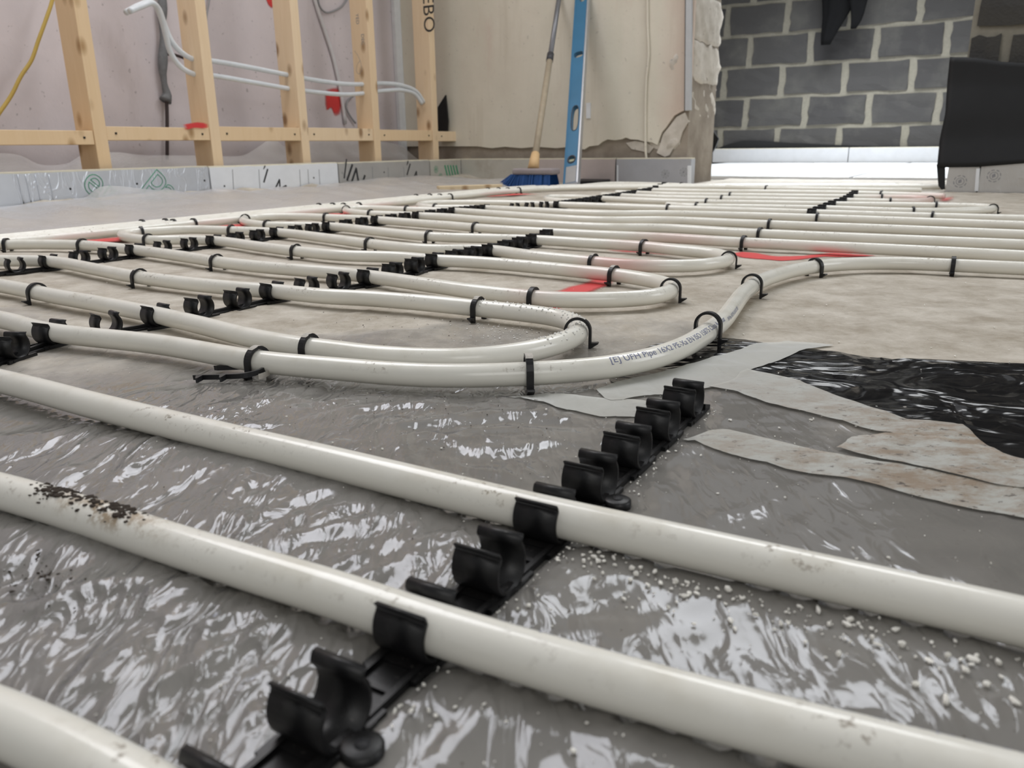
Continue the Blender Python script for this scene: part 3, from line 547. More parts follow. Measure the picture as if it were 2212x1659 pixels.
# spirit level leaning on the wall
b0 = G(1234, 404, .002); t_ = PC(1279, -900, CREAM_C - .03); d0 = PC(1259, 0, CREAM_C - .02)
lv_dir = d0 - b0; lv_dir[2:] = lv_dir[2:]; lv_dir /= np.linalg.norm(lv_dir); LL = 1.2
lv = empty('spirit_level', b0); tag(lv, 'long blue box spirit level standing upright against cream wall', 'spirit level')
uu = np.r_[ND, 0] + np.array([.0, 0, 0]); uu = uu - lv_dir * (uu @ lv_dir); uu /= np.linalg.norm(uu); nn = np.cross(lv_dir, uu)
if nn @ np.r_[CD, 0] > 0: nn = -nn
BLUE = plain('blue_enamel', (.035, .165, .30), .42, 0, .5, .25, 9); STEEL = plain('worn_aluminium', (.52, .53, .55), .35, .8)
def plate(name, w, L0, L1, holes, th, m, org, xd, yd, parent):
    cu = bpy.data.curves.new(name, 'CURVE'); cu.dimensions = '2D'; cu.fill_mode = 'BOTH'; cu.extrude = th / 2; cu.bevel_depth = 0
    def spl(P):
        s = cu.splines.new('POLY'); s.points.add(len(P) - 1); s.use_cyclic_u = True
        for q, p in zip(s.points, P): q.co = (p[0], p[1], 0, 1)
    spl([(-w, L0), (w, L0), (w, L1), (-w, L1)])
    for (cx, cy, rx, ry) in holes: spl([(cx + rx * math.copysign(abs(math.cos(a)) ** .7, math.cos(a)), cy + ry * math.copysign(abs(math.sin(a)) ** .7, math.sin(a))) for a in np.linspace(0, 2 * math.pi, 28, endpoint=False)])
    ob = bpy.data.objects.new(name, cu); COL.objects.link(ob); bpy.context.view_layer.update(); me = bpy.data.meshes.new_from_object(ob.evaluated_get(bpy.context.evaluated_depsgraph_get())); bpy.data.objects.remove(ob)
    co = np.empty(len(me.vertices) * 3); me.vertices.foreach_get('co', co); co = co.reshape(-1, 3); zd = np.cross(xd, yd)
    P = np.asarray(org) + co[:, :1] * xd + co[:, 1:2] * yd + co[:, 2:] * zd; me.vertices.foreach_set('co', P.ravel()); me.update(); return child(link(name, me, None, m), parent)
def along(px, py):                                                 # distance up the level of a sight line
    d = ray(px, py); A = np.stack([d / np.linalg.norm(d), -lv_dir], 1); return float(np.linalg.lstsq(A, b0 - np.array([0, 0, CAMH]), rcond=None)[0][1])
yh0, yh1, yv = along(1240, 285), along(1241, 232), along(1234, 347); HW = .0305
plate('web', HW * .80, .01, LL - .01, [(.002, (yh0 + yh1) / 2, .015, abs(yh1 - yh0) / 2), (-.001, yv, .014, .014), (.002, LL - (yh0 + yh1) / 2, .015, .04), (0, LL / 2, .02, .014)], .022, BLUE, b0, uu, lv_dir, lv)
for s in (-1, 1): bar('flange', b0 + uu * s * HW * .9 + lv_dir * .005, b0 + uu * s * HW * .9 + lv_dir * (LL - .005), uu, HW * .12, .0125, BLUE if s < 0 else STEEL, lv, .001)
bar('end_cap', b0, b0 + lv_dir * .012, uu, HW, .013, plain('grey_end_cap', (.28, .28, .29), .6), lv); bar('end_cap', b0 + lv_dir * (LL - .012), b0 + lv_dir * LL, uu, HW, .013, plain('grey_end_cap', (.28, .28, .29), .6), lv)
bar('scuffed_foot', b0 + lv_dir * .014 + nn * .0105, b0 + lv_dir * .085 + nn * .0105, uu, HW * .72, .0012, plain('worn_grey', (.38, .37, .36), .6), lv, .0004)
ang = np.linspace(0, 2 * math.pi, 25)
cc = b0 + lv_dir * yv - uu * .001
child(link('vial_ring', tube(np.array([cc + nn * .0115 + .0155 * (math.cos(a) * uu + math.sin(a) * lv_dir) for a in ang]), .0028, 8), None, plain('dark_ring', (.05, .05, .06), .5)), lv)
bar('vial', cc - uu * .014, cc + uu * .014, lv_dir, .005, .005, plain('vial_glass', (.62, .62, .42), .15), lv, .002)
hh = (yh0 + yh1) / 2
child(link('handle_rim', tube(np.array([b0 + lv_dir * (hh + abs(yh1 - yh0) / 2 * 1.02 * math.copysign(abs(math.sin(a)) ** .7, math.sin(a))) + uu * (.002 + .0155 * math.copysign(abs(math.cos(a)) ** .7, math.cos(a))) + nn * .011 for a in ang]), .0016, 6), None, plain('dark_ring', (.05, .05, .06), .5)), lv)

# broom
bb = G(1153, 410, 0); bt = PC(1207, 0, CREAM_C - .03); sock = bb + np.array([0, 0, .085]); hd = bt - sock; hd /= np.linalg.norm(hd)
br = empty('broom', bb); tag(br, 'broom with blue bristles and long wooden handle leaning on cream wall', 'broom')
hl = np.linalg.norm(bt - sock); tp = sock + hd * hl * .62
hw = 52 / FPX * (bb @ FW) * 1.0
bd = np.r_[ND, 0] * .93 + np.r_[CD, 0] * .02; bd /= np.linalg.norm(bd)
child(link('handle', tube(np.array([sock + hd * .01, sock + hd * .3, tp]), .0125, 14), None, plain('grey_ash_wood', (.36, .30, .215), .6, 0, .4, .2, 40)), br)
child(link('handle_tube', tube(np.array([tp, tp + hd * .35, tp + hd * (1.35 - hl * .62)]), .0105, 14), None, plain('grey_steel_tube', (.20, .20, .21), .4, .5)), br)
child(link('collar', tube(np.array([tp - hd * .02, tp + hd * .02]), .0145, 14), None, plain('dark_collar', (.04, .04, .045), .5)), br)
child(link('socket', tube(np.array([sock - hd * .012, sock + hd * .02, sock + hd * .06]), np.array([.021, .019, .0155]), 14), None, plain('pale_pine', (.60, .40, .20), .6)), br)
blk = MB().box(bb + np.array([0, 0, .066]) + bd * .01, bd * hw * .95, np.r_[CD, 0] * .035, (0, 0, .011)).me('head_block'); bevel(fixn(blk), .008, 3); child(link('head_block', blk, None, plain('grey_head', (.27, .235, .235), .6)), br)
mb = MB()
for k in range(900):
    s, q = random.uniform(-1, 1), random.uniform(-1, 1); a0 = bb + bd * hw * .92 * s + np.r_[CD, 0] * .030 * q + np.array([0, 0, .056])
    fl = max(0, -s - .45) * .75; dn = a0 + np.array([0, 0, -.050 + max(0, -s - .6) * .05 + random.uniform(-.003, .003)]) + bd * (s * .006 - fl * .085) + np.r_[CD, 0] * q * .014
    wv = bd * .0028; mb.add([a0 - wv, a0 + wv, dn + wv, dn - wv], [(0, 1, 2, 3)])
child(link('bristles', mb.me('bristles'), None, plain('blue_bristle', (.006, .055, .20), .6, 0, .4, .3, 60)), br)
g0, g1 = G(946, 409, .012), G(1082, 405, .012)
tag(bar('timber_batten', g0, g1, (0, 0, 1), .0115, .02, PALEWOOD), 'short pale timber batten lying on the floor beside the blue broom', 'batten')
tag(extr('plastic_offcut', [G(x, y, .004) for x, y in [(1252, 398), (1256, 389), (1290, 390), (1316, 391), (1318, 395), (1290, 398)]], (0, 0, .012), MEMB), 'black plastic offcut lying beside the foot of the spirit level', 'offcut')

# ------------------------------------------------------------------ foil faced insulation upstands
def stamp(center, ex, ey, r, parent, m=GREYINK):
    mb = MB(); nrm = np.cross(ex, ey)
    for R0_, R1_ in ((.52, .62), (.86, 1.0)):
        n = 24
        for i in range(n):
            if R0_ > .8 and i % 3 == 2: continue
            a, b = 2 * math.pi * i / n, 2 * math.pi * (i + 1) / n
            mb.add([center + r * q * (math.cos(t) * ex + math.sin(t) * ey) for t in (a, b) for q in (R0_, R1_)], [(0, 1, 3, 2)])
    mb.add([center + r * np.clip(q, -.4, .4) * 0 + r * (x * ex + y * ey) for x, y, q in ((-.22, -.35, 0), (.25, -.1, 0), (.12, .4, 0), (-.3, .15, 0))], [(0, 1, 2, 3)])
    o = link('round_stamp', mb.me('round_stamp'), None, m); child(o, parent); return o
def upstand(name, pa, pb, h, th, back, m, label, lean=0.0):
    """board on edge: pa, pb = floor points of its front face, back = unit vector away from the room"""
    o = empty(name, (np.asarray(pa) + np.asarray(pb)) / 2); tag(o, label, 'insulation board', 'insulation boards standing round the floor edge')
    pa, pb, back = (np.asarray(q, float) for q in (pa, pb, back)); d = (pb - pa) / np.linalg.norm(pb - pa); n = max(6, int(np.linalg.norm(pb - pa) / .03)); v = []; f = []
    for i in range(n + 1):
        p = pa + (pb - pa) * i / n; jz = .0025 * perlin(np.array([i * .9]), np.array([h * 70.]))[0]
        for (b, z) in ((0, 0), (0, h * .5), (0, h + jz), (th, h + jz), (th, 0)): v.append(p + back * (b + lean * z) + np.array([0, 0, z]))
    for i in range(n):
        for k in range(4): f.append((i * 5 + k, i * 5 + k + 1, (i + 1) * 5 + k + 1, (i + 1) * 5 + k))
    f += [(0, 1, 2, 3, 4), tuple(n * 5 + k for k in (4, 3, 2, 1, 0))]
    child(link('foil_facing', fixn(mesh('foil_facing', v, f)), None, m), o)
    child(link('foam_top', fixn(MB().box((pa + pb) / 2 + back * (th / 2 + lean * h) + np.array([0, 0, h + .0005]), (pb - pa) / 2 * .998, back * th * .42, (0, 0, .0035)).me('foam_top')), None, FOAM), o)
    return o
def cof(px): return float(PN(px, 400, BOARD_A)[:2] @ CD)
BH = .103; cs_ = [cof(-330), cof(455), cof(733), cof(930), cof(1036)]
bl = []
for k, (m, lab) in enumerate([(FOIL, 'silver foil insulation board with green outline lettering at foot of studs'), (FOILW, 'white faced insulation board with black slashes beside green lettered board'), (FOILG, 'grey faced insulation board with large black letters IN below studs'), (FOILDUST, 'short dusty insulation board with smeared green print near corner')]):
    bl.append(upstand('insulation_board', RM(BOARD_A, cs_[k] + .003), RM(BOARD_A, cs_[k + 1] - .003), BH - .002 * k, .05, np.r_[-ND, 0], m, lab))
FA = BOARD_A + .0012
rot = -math.radians(42)
text_on('erm', .125, PN(172, 401, FA), EC, EZ, GREEN, bl[0], rot, .0011); text_on('p', .125, PN(312, 392, FA), EC, EZ, GREEN, bl[0], rot, .0011, shear=.1); text_on('a', .10, PN(346, 420, FA), EC, EZ, GREEN, bl[0], rot, .0011)
text_on('I', .075, PN(566, 392, FA), EC, EZ, INK, bl[1], math.radians(-28), 0, sx=.9); text_on('M', .08, PN(588, 412, FA), EC, EZ, INK, bl[1], math.radians(-38), 0, sx=.85); text_on('\'', .06, PN(560, 378, FA), EC, EZ, INK, bl[1], math.radians(-38))
text_on('\\IN', .105, PN(735, 378, FA), EC, EZ, INK, bl[2], math.radians(-32)); text_on('SMART SIDE', .011, PN(737, 373, FA), EC, EZ, GREYINK, bl[2], math.radians(-42))
text_on('\'I', .08, PN(872, 372, FA), EC, EZ, INK, bl[2], math.radians(-30)); text_on('M', .075, PN(889, 388, FA), EC, EZ, INK, bl[2], math.radians(-38))
for k in range(5): bar('print_stripe', PN(968 + 6 * k, 386, FA), PN(961 + 6 * k, 357, FA), EC, .004, .0004, GREEN, bl[3], 0)
for (x, y) in ((942, 366), (952, 382)): stamp(PN(x, y, FA), EC, EZ, .016, bl[3], GREEN)
for (x, y) in ((1000, 368), (1024, 366)): stamp(PN(x, y, FA), EC, EZ, .016, bl[3])
for k, (x, y) in enumerate([(152, 408), (296, 397), (442, 390), (485, 402), (678, 384), (830, 372)]):
    q = 0 if x < 455 else (1 if x < 733 else 2); p = PN(x, y, FA); child(link('nail_hole', tube(np.array([p - EA * .004, p]), .0034, 8), None, BLACK), bl[q])
for x in (505, 562, 650, 668, 692): bar('groove', PN(x, 418, FA - .0006), PN(x - 3, 366, FA - .0006), EC, .0012, .0005, GREYINK, bl[1], 0)
for x in (806, 840, 874): bar('groove', PN(x, 404, FA - .0006), PN(x - 2, 361, FA - .0006), EC, .0012, .0005, GREYINK, bl[2], 0)
for x in (38, 55, 76, 105): child(link('foil_crease', tube(catmull([PN(x, 377, FA), PN(x + 4, 395, FA), PN(x + 9, 418, FA), PN(x + 13, 440, FA)], .01), .0018, 6), None, FOIL), bl[0])
ab = [float(PC(x, 400, BOARD_C)[:2] @ ND) for x in (1050, 1160, 1329, 1492)]
ab[0] = BOARD_A
bk = []
for k, (m, lab) in enumerate([(FOILDUST, 'dusty white insulation board behind the blue broom head'), (m_foil('pinkish_foil', (.60, .53, .51), .5, .3, True, .1), 'pinkish insulation board behind the spirit level foot'), (m_foil('blue_grey_foil', (.50, .51, .54), .40, .2, True, .1), 'grey foil insulation board with round stamp beside broken wall end')]):
    bk.append(upstand('insulation_board', RM(ab[k] + .003, BOARD_C), RM(ab[k + 1] - .003, BOARD_C), .098, .05, np.r_[CD, 0], m, lab))
FC = BOARD_C - .0012
for (x, y) in ((1437, 376), (1477, 372)): stamp(PC(x, y, FC), EA, EZ, .017, bk[2])
bar('foam_end', PC(1489, 398, BOARD_C - .001), PC(1489, 358, BOARD_C - .001), EA, .007, .004, WHITEPL, bk[2], .001); bar('foam_end', PC(1334, 396, BOARD_C - .001), PC(1334, 357, BOARD_C - .001), EA, .003, .002, WHITEPL, bk[1], .0005)
ar = [float(PC(x, 400, RIGHT_C - .07)[:2] @ ND) for x in (2042, 2112, 2420)]
rb = []
for k, lab in enumerate(['narrow grey insulation board under the black sheet near its torn lower corner', 'long grey insulation board with round stamp under the black hanging sheet']):
    rb.append(upstand('insulation_board', RM(ar[k] + .002, RIGHT_C - .07), RM(ar[k + 1] - .002, RIGHT_C - .07), .094, .045, np.r_[CD, 0], FOILG, lab))
stamp(PC(2074, 392, RIGHT_C - .0712), EA, EZ, .019, rb[0]); stamp(PC(2147, 380, RIGHT_C - .0712), EA, EZ, .019, rb[1])
bar('foam_end', PC(2109, 413, RIGHT_C - .071), PC(2113, 364, RIGHT_C - .071), EA, .005, .002, WHITEPL, rb[0], .0005)

# ------------------------------------------------------------------ back room
aj = [float(G(1540, 377, .01)[:2] @ ND), float(G(1815, 388, .01)[:2] @ ND)]
pitch = aj[1] - aj[0]; FLOORFOIL = m_foil('floor_foil', (.95, .965, .98), .30, .04, True, .2, .35)
k = 0
for i, lab in ((-1, ('foil board on back room floor running behind the broken wall end', 'foil board against block wall hidden partly by the broken wall end')), (0, ('bright foil board in the middle of the doorway floor', 'bright foil board on floor below middle of block wall')), (1, ('foil board on back room floor nearest the black hanging sheet', 'foil board below block wall towards the black hanging sheet')), ):
    for j, (c0, c1) in enumerate(((3.78, 5.2), (5.206, 6.46))):
        tag(panel('foil_board', aj[0] + i * pitch + .008, aj[0] + (i + 1) * pitch - .008, c0, c1, -.005, .010, FLOORFOIL, None, .001), lab[j], 'insulation board', 'foil boards on the back room floor')
af = [float(PC(x, 350, BLOCK_C - .12)[:2] @ ND) for x in (1430, 1830, 2230)]
for k, lab in enumerate(['pale foil upstand along block wall beside the broken wall end', 'pale foil upstand along block wall beside the black sheet']):
    u = upstand('insulation_board', RM(af[k] + .003, BLOCK_C - .10, .012), RM(af[k + 1] - .003, BLOCK_C - .10, .012), .10, .05, np.r_[CD, 0], FOILBACK, lab)
    for x in ((1655, 1870) if k == 0 else (1925,)):
        stamp(PC(x, 338, BLOCK_C - .1012), EA, EZ, .022, u)
pts = [PC(x, y, BLOCK_C - .03) for x, y in [(1500, 350), (1500, 318), (1545, 322), (1575, 311), (1605, 304), (1640, 304), (1700, 308), (1780, 312), (1880, 316), (1980, 317), (2050, 316), (2130, 316), (2130, 350)]]
tag(extr('membrane_strip', pts, np.r_[CD * .02, 0], MEMB), 'black membrane strip sagging along the foot of the block wall', 'membrane')
tag(extr('membrane_flap', [PC(x, y, CREAM_C + .39) for x, y in [(1522, 270), (1540, 282), (1552, 300), (1545, 318), (1538, 330), (1537, 352), (1528, 352), (1522, 330)]], np.r_[CD * .015, 0], MEMB), 'black membrane flap hanging at the broken wall end', 'membrane')
# hanging black sheet: a waved grid between two outlines
def sheet(name, rows, m, label, cat, th=.004, wav=.004, f=6.0):
    R = [resample(np.array(r), np.linalg.norm(np.array(r)[-1] - np.array(r)[0]) / 26) for r in rows]; nC = min(len(r) for r in R); R = np.array([resample(r, 1e9) if False else np.stack([np.interp(np.linspace(0, 1, 26), np.linspace(0, 1, len(r)), r[:, k]) for k in range(3)], 1) for r in R])
    C = np.array([np.stack([np.interp(np.linspace(0, 1, 22), np.linspace(0, 1, len(R)), R[:, j, k]) for k in range(3)], 1) for j in range(26)])   # 26 x 22
    ww = perlin(C[..., 0] * f + 3, C[..., 2] * f * 1.3) * wav; C = C - ww[..., None] * np.r_[CD, 0]
    v = C.reshape(-1, 3); idx = np.arange(26 * 22).reshape(26, 22); fc = [(idx[i, j], idx[i + 1, j], idx[i + 1, j + 1], idx[i, j + 1]) for i in range(25) for j in range(21)]
    o = link(name, mesh(name, v, fc, True), None, m); s = o.modifiers.new('thick', 'SOLIDIFY'); s.thickness = th; return tag(o, label, cat)
cR = RIGHT_C - .04
sheet('hanging_sheet', [[PC(2052, 123, cR), PC(2110, 125, cR), PC(2160, 133, cR), PC(2420, 150, cR)], [PC(2046, 180, cR), PC(2110, 185, cR), PC(2420, 190, cR)], [PC(2042, 245, cR - .01), PC(2110, 250, cR - .01), PC(2420, 250, cR - .01)], [PC(2030, 300, cR - .015), PC(2110, 300, cR - .015), PC(2420, 300, cR - .015)], [PC(2024, 362, cR - .03), PC(2110, 361, cR - .03), PC(2212, 353, cR - .03), PC(2420, 345, cR - .03)]], MEMB, 'large black membrane sheet hanging over the dark block wall', 'membrane')
tag(extr('membrane_strip', [PC(x, y, cR - .032) for x, y in [(2023, 355), (2042, 355), (2041, 408), (2034, 410), (2027, 402)]], np.r_[CD * .006, 0], MEMB), 'narrow black membrane tail reaching the floor beside the grey board', 'membrane')
# coat on a hook
cj = BLOCK_C - .13; CL = plain('black_cloth', (.003, .003, .0035), .9, 0, .2, .3, 30, .4); jk = empty('coat', PC(1820, -300, BLOCK_C - .02)); tag(jk, 'black coat hanging high on the block wall', 'coat')
def cloth_tube(name, P, wx, wy, seed, seg=28):
    P = catmull(P, .03); n = len(P); s = np.linspace(0, 1, n); WX = np.interp(s, np.linspace(0, 1, len(wx)), wx); WY = np.interp(s, np.linspace(0, 1, len(wy)), wy); v = []
    for i in range(n):
        for k in range(seg):
            a = 2 * math.pi * k / seg; fold = 1 + .16 * math.sin(a * 4 + seed + s[i] * 2) + .08 * math.sin(a * 7 + seed * 2)
            v.append(P[i] + np.r_[ND, 0] * math.cos(a) * WX[i] * fold + np.r_[CD, 0] * math.sin(a) * WY[i] * fold)
    f = [(i * seg + k, i * seg + (k + 1) % seg, (i + 1) * seg + (k + 1) % seg, (i + 1) * seg + k) for i in range(n - 1) for k in range(seg)] + [tuple(range(seg)), tuple((n - 1) * seg + k for k in range(seg))]
    return child(link(name, fixn(mesh(name, v, f, True)), None, CL), jk)
cloth_tube('body', [PC(1826, -300, cj), PC(1824, -190, cj), PC(1818, -90, cj), PC(1813, -10, cj), PC(1803, 35, cj), PC(1790, 72, cj), PC(1783, 97, cj)], [.07, .16, .20, .17, .13, .085, .03], [.04, .07, .07, .06, .05, .035, .015], 1.0)
cloth_tube('sleeve', [PC(1838, -230, cj - .03), PC(1850, -120, cj - .03), PC(1852, -30, cj - .03), PC(1853, 15, cj - .03), PC(1849, 45, cj - .03), PC(1843, 62, cj - .03)], [.05, .09, .09, .085, .06, .02], [.04, .05, .05, .05, .035, .01], 2.3)
child(link('hook', tube(np.array([PC(1826, -300, BLOCK_C), PC(1826, -300, cj), PC(1826, -312, cj)]), .006, 8), None, STEEL), jk)

# ------------------------------------------------------------------ heating pipes
PL = {'P1': 'white heating pipe cutting the corner closest to the camera', 'P2': 'soil-smeared white heating pipe crossing the front in one long diagonal', 'P3': 'straight white heating pipe behind the soil-smeared one, clipped in the near rail',
      'P4': 'white heating pipe with printed lettering that swings round in a big S bend', 'L5': 'white heating pipe loop with wet drops on the bend beside printed pipe', 'S6': 'long white serpentine heating pipe passing both red paint patches in the middle',
      'L7': 'white heating pipe pair beyond the serpentine, joined by a bend at the long clip rail', 'L8': 'white heating pipe pair farther back, held by the short rear clip rail', 'L9': 'white heating pipe loop ending in a bend beside the red paint near black sheet', 'L10': 'white heating pipe loop ending short of the red paint near black sheet',
      'K11': 'far white heating pipe in front of the doorway foil boards', 'K12': 'farthest white heating pipe curving in front of the cream wall boards',
      'W0': 'white supply pipe along the stud wall, innermost of four beside the red line', 'W1': 'white supply pipe along the stud wall, second of four from the red line', 'W2': 'white supply pipe along the stud wall, third of four from the red line', 'W3': 'white supply pipe along the stud wall, outermost of four under the foil boards'}
POBJ = {}
for k, P in PIPES.items():
    near = k in ('P1', 'P2', 'P3', 'P4', 'L5')
    o = link('heating_pipe', tube(P, .008, 40 if near else 18, 'heating_pipe'), None, PIPE); POBJ[k] = tag(o, PL[k], 'pipe', 'heating pipes on the floor')
def pipe_text(key, s0, body, size, ang, mat_, flip=False, sx=1.0):
    """printing wrapped on the pipe: s0 = start (pixel sight line), ang = place round the pipe (0 = camera-side flank, 90 = top)"""
    P, i0 = snap(*s0, key=key); P_, T, S, Nn = frames(P); d = np.r_[0, np.cumsum(np.linalg.norm(np.diff(P, axis=0), axis=1))]
    me = textmesh(body, size); bm = bmesh.new(); bm.from_mesh(me)
    for _ in range(2):
        es = [e for e in bm.edges if e.calc_length() > .0016]
        if es: bmesh.ops.subdivide_edges(bm, edges=es, cuts=1)
    bmesh.ops.triangulate(bm, faces=bm.faces)
    for v in bm.verts:
        u = v.co.x * sx; w = v.co.y
        if flip: u, w = -u, -w
        s = d[i0] + u; j = int(np.clip(np.searchsorted(d, s) - 1, 0, len(d) - 2)); t = np.clip((s - d[j]) / (d[j + 1] - d[j]), 0, 1)
        c = P[j] * (1 - t) + P[j + 1] * t; Tt = T[j] * (1 - t) + T[j + 1] * t; sd = np.array([Tt[1], -Tt[0], 0]); sd /= np.linalg.norm(sd); n_ = np.array([0, 0, 1.0])
        a = math.radians(ang) + w / .008; q = c + .00812 * (math.cos(a) * sd + math.sin(a) * n_); v.co = q
    bm.to_mesh(me); bm.free(); o = link('lettering', me, None, mat_); o.parent = POBJ[key]; return o
pipe_text('P4', (1303, 796), '[E] UFH Pipe 16X2 PE-Xa EN ISO 15875 Class 4 10 bar', .0066, 36, BLUEINK, sx=1.12)
pipe_text('P4', (1556, 700), 'UFH Pipe 16X2 PE-Xa EN ISO 15875', .0045, 22, BLUEINK, sx=.75)
pipe_text('L5', (522, 624), 'UFH Pipe 16X2 PE-Xa EN ISO 15875 Class 4 10 bar', .0042, 20, BLUEINK, flip=False, sx=.9)
pipe_text('S6', (1390, 603), 'UFH Pipe 16X2 PE-Xa EN ISO 15875', .0042, 15, GREYINK, sx=.8)
pipe_text('S6', (1360, 531), 'UFH Pipe 16X2 PE-Xa EN ISO 15875 Class 4', .0045, 15, BLUEINK, sx=1.2)
pipe_text('S6', (1012, 540), 'UFH Pipe 16X2 PE-Xa', .0045, 20, GREYINK, flip=False, sx=1.0)
pipe_text('P2', (1050, 1390), 'UFH Pipe 16X2 PE-Xa EN ISO 15875 Class 4 10 bar   UFH Pipe 16X2 PE-Xa EN ISO 15875', .0052, 118, BLUEINK, sx=.9)

# ------------------------------------------------------------------ clip rails
def clip_me():
    zc, r, th, yl = .0112, .0086, .0017, .0095
    ang_ = np.radians(np.linspace(-90, 42, 13)); inn = [(r * math.cos(a), zc + r * math.sin(a)) for a in ang_] + [(.0063, .0178), (.0067, .0192), (.0074, .0204)]
    ro = r + .0021; outp = [(ro * math.cos(a), max(.0005, zc + ro * math.sin(a))) for a in ang_] + [(.0081, .0184), (.0085, .0194), (.0096, .0207)]
    inn = [(-x, z) for x, z in inn[:0:-1]] + inn; outp = [(-x, z) for x, z in outp[:0:-1]] + outp; n = len(inn); v = []
    for y in (-yl, yl): v += [(x, y, z) for x, z in inn] + [(x, y, z) for x, z in outp]
    f = []
    for i in range(n - 1):
        f += [(i, i + 1, 2 * n + i + 1, 2 * n + i), (n + i, 3 * n + i, 3 * n + i + 1, n + i + 1), (i, n + i, n + i + 1, i + 1), (2 * n + i, 2 * n + i + 1, 3 * n + i + 1, 3 * n + i)]
    f += [(0, 2 * n, 3 * n, n), (n - 1, 2 * n - 1, 4 * n - 1, 3 * n - 1)]
    m = MB(); m.add(v, f)
    return fixn(m.me('clip'))
CLIP = clip_me()
def smoothclip(me):
    bm = bmesh.new(); bm.from_mesh(me); bmesh.ops.bevel(bm, geom=[e for e in bm.edges if e.is_manifold and e.calc_face_angle(0) > 1.0], offset=.00035, segments=2, affect='EDGES')
    bm.to_mesh(me); bm.free(); me.polygons.foreach_set('use_smooth', [True] * len(me.polygons)); return me
smoothclip(CLIP); CLIP.materials.append(BLACK)
def rail(label, centers, wide, full_between, ext=(.012, .012), lugs=()):
    C = [np.array([c[0], c[1], 0.0]) for c in centers]; o = empty('clip_rail', C[0]); tag(o, label, 'clip rail', 'black clip rails holding the pipes')
    D = []
    for i in range(len(C)):
        d = C[min(i + 1, len(C) - 1)] - C[max(i - 1, 0)]; D.append(d / np.linalg.norm(d))
    mb = MB()
    Q = [C[0] - D[0] * ext[0]] + C + [C[-1] + D[-1] * ext[1]]
    for i in range(len(Q) - 1):
        a, b = Q[i], Q[i + 1]; d = b - a; l = np.linalg.norm(d); t = d / l; s = np.array([t[1], -t[0], 0])
        if full_between:
            mb.box((a + b) / 2 + np.array([0, 0, .0009]), d / 2, s * wide * .8, (0, 0, .0009))
            for q in (-1, 1): mb.box((a + b) / 2 + s * q * wide * .72 + np.array([0, 0, .0017]), d / 2, s * .0011, (0, 0, .0017))
            mb.box((a + b) / 2 + np.array([0, 0, .0015]), t * .0012, s * wide * .74, (0, 0, .0015))
        else:
            mb.box((a + b) / 2 + np.array([0, 0, .0010]), d / 2, s * .0052, (0, 0, .0010)); mb.box((a + b) / 2 + np.array([0, 0, .0032]), d / 2, s * .0016, (0, 0, .0016))
    for c, t in zip(C, D):
        s = np.array([t[1], -t[0], 0]); mb.box(c + np.array([0, 0, .0012]), t * .0105, s * .0105, (0, 0, .0012))
        for q in (-1, 1): mb.box(c + s * q * .0092 + np.array([0, 0, .0013]), t * .0150, s * .0010, (0, 0, .0013))
    me = fixn(mb.me('base_strip')); child(link('base_strip', me, None, BLACK), o)
    for c, t in zip(C, D):
        k = bpy.data.objects.new('clip', CLIP); COL.objects.link(k); k.parent = o; k.location = c - C[0]; k.rotation_euler = (0, 0, math.atan2(t[1], t[0]))
    for c in lugs:                                                # round joining lugs with a peg hole
        c = np.array([c[0], c[1], 0.]); a = np.linspace(0, 2 * math.pi, 19)
        cyl = np.array([c + np.array([0, 0, z]) for z in (0, .0036, .0042)]); child(link('joining_lug', tube(cyl, np.array([.0062, .0060, .0050]), 20), None, BLACK), o); child(link('peg_hole', tube(np.array([c + np.array([0, 0, z]) for z in (.0041, .0045)]), .0022, 12), None, INK), o)
    return o
rail('black clip rail closest to the camera, holding the two front pipes, most clips empty', [r1(i) for i in range(-2, 8)], .0098, True, (.02, .016), [r1(4) + R1P * .014 - R1D * .001, r1(0) + R1P * .014, r1(-2) - R1D * .0, r1(7) + R1D * .014 + R1P * .004][:2])
tri = MB(); e_ = r1(7) + R1D * .012 + R1P * .004; tri.add([e_ - R1P * .006, e_ + R1P * .006, e_ + R1D * .010 + R1P * .006, e_ - R1P * .006 + np.array([0, 0, .006]), e_ + R1P * .006 + np.array([0, 0, .006]), e_ + R1D * .010 + R1P * .006 + np.array([0, 0, .003])], [(0, 1, 2), (3, 5, 4), (0, 3, 4, 1), (1, 4, 5, 2), (0, 2, 5, 3)])
o_ = link('end_tab', fixn(tri.me('end_tab')), None, BLACK); child(o_, [q for q in COL.objects if q.name == 'clip_rail'][0])
def crossing(spec):
    """spec: (px, py, pipe key, empties before) -> clip centres with the empties spread evenly between pipe crossings"""
    out = []
    for (x, y, key, ne) in spec:
        if key: P, i = snap(x, y, key); p = P[i].copy()
        else: p = G(x, y, .012)
        if out and ne:
            for q in range(1, ne + 1): out.append(out[-1] if False else last + (p - last) * q / (ne + 1))
        out.append(p); last = p
    return out
r2 = crossing([(-75, 775, None, 0), (20, 745, None, 0), (110, 718, 'P4', 0), (335, 680, 'L5', 1), (590, 630, 'L5', 2), (793, 598, 'S6', 2), (938, 563, 'S6', 2), (1055, 541, 'S6', 2), (1150, 518, 'S6', 2), (1180, 507, None, 0)])
r3 = crossing([(-80, 583, None, 0), (32, 571, None, 0), (105, 565, 'L5', 0), (292, 540, 'S6', 2), (462, 520, 'S6', 2), (598, 502, 'S6', 2), (714, 489, 'S6', 2), (815, 475, 'S6', 2), (905, 466, 'L7', 2), (981, 456, 'L7', 2), (1048, 450, 'L8', 2)])
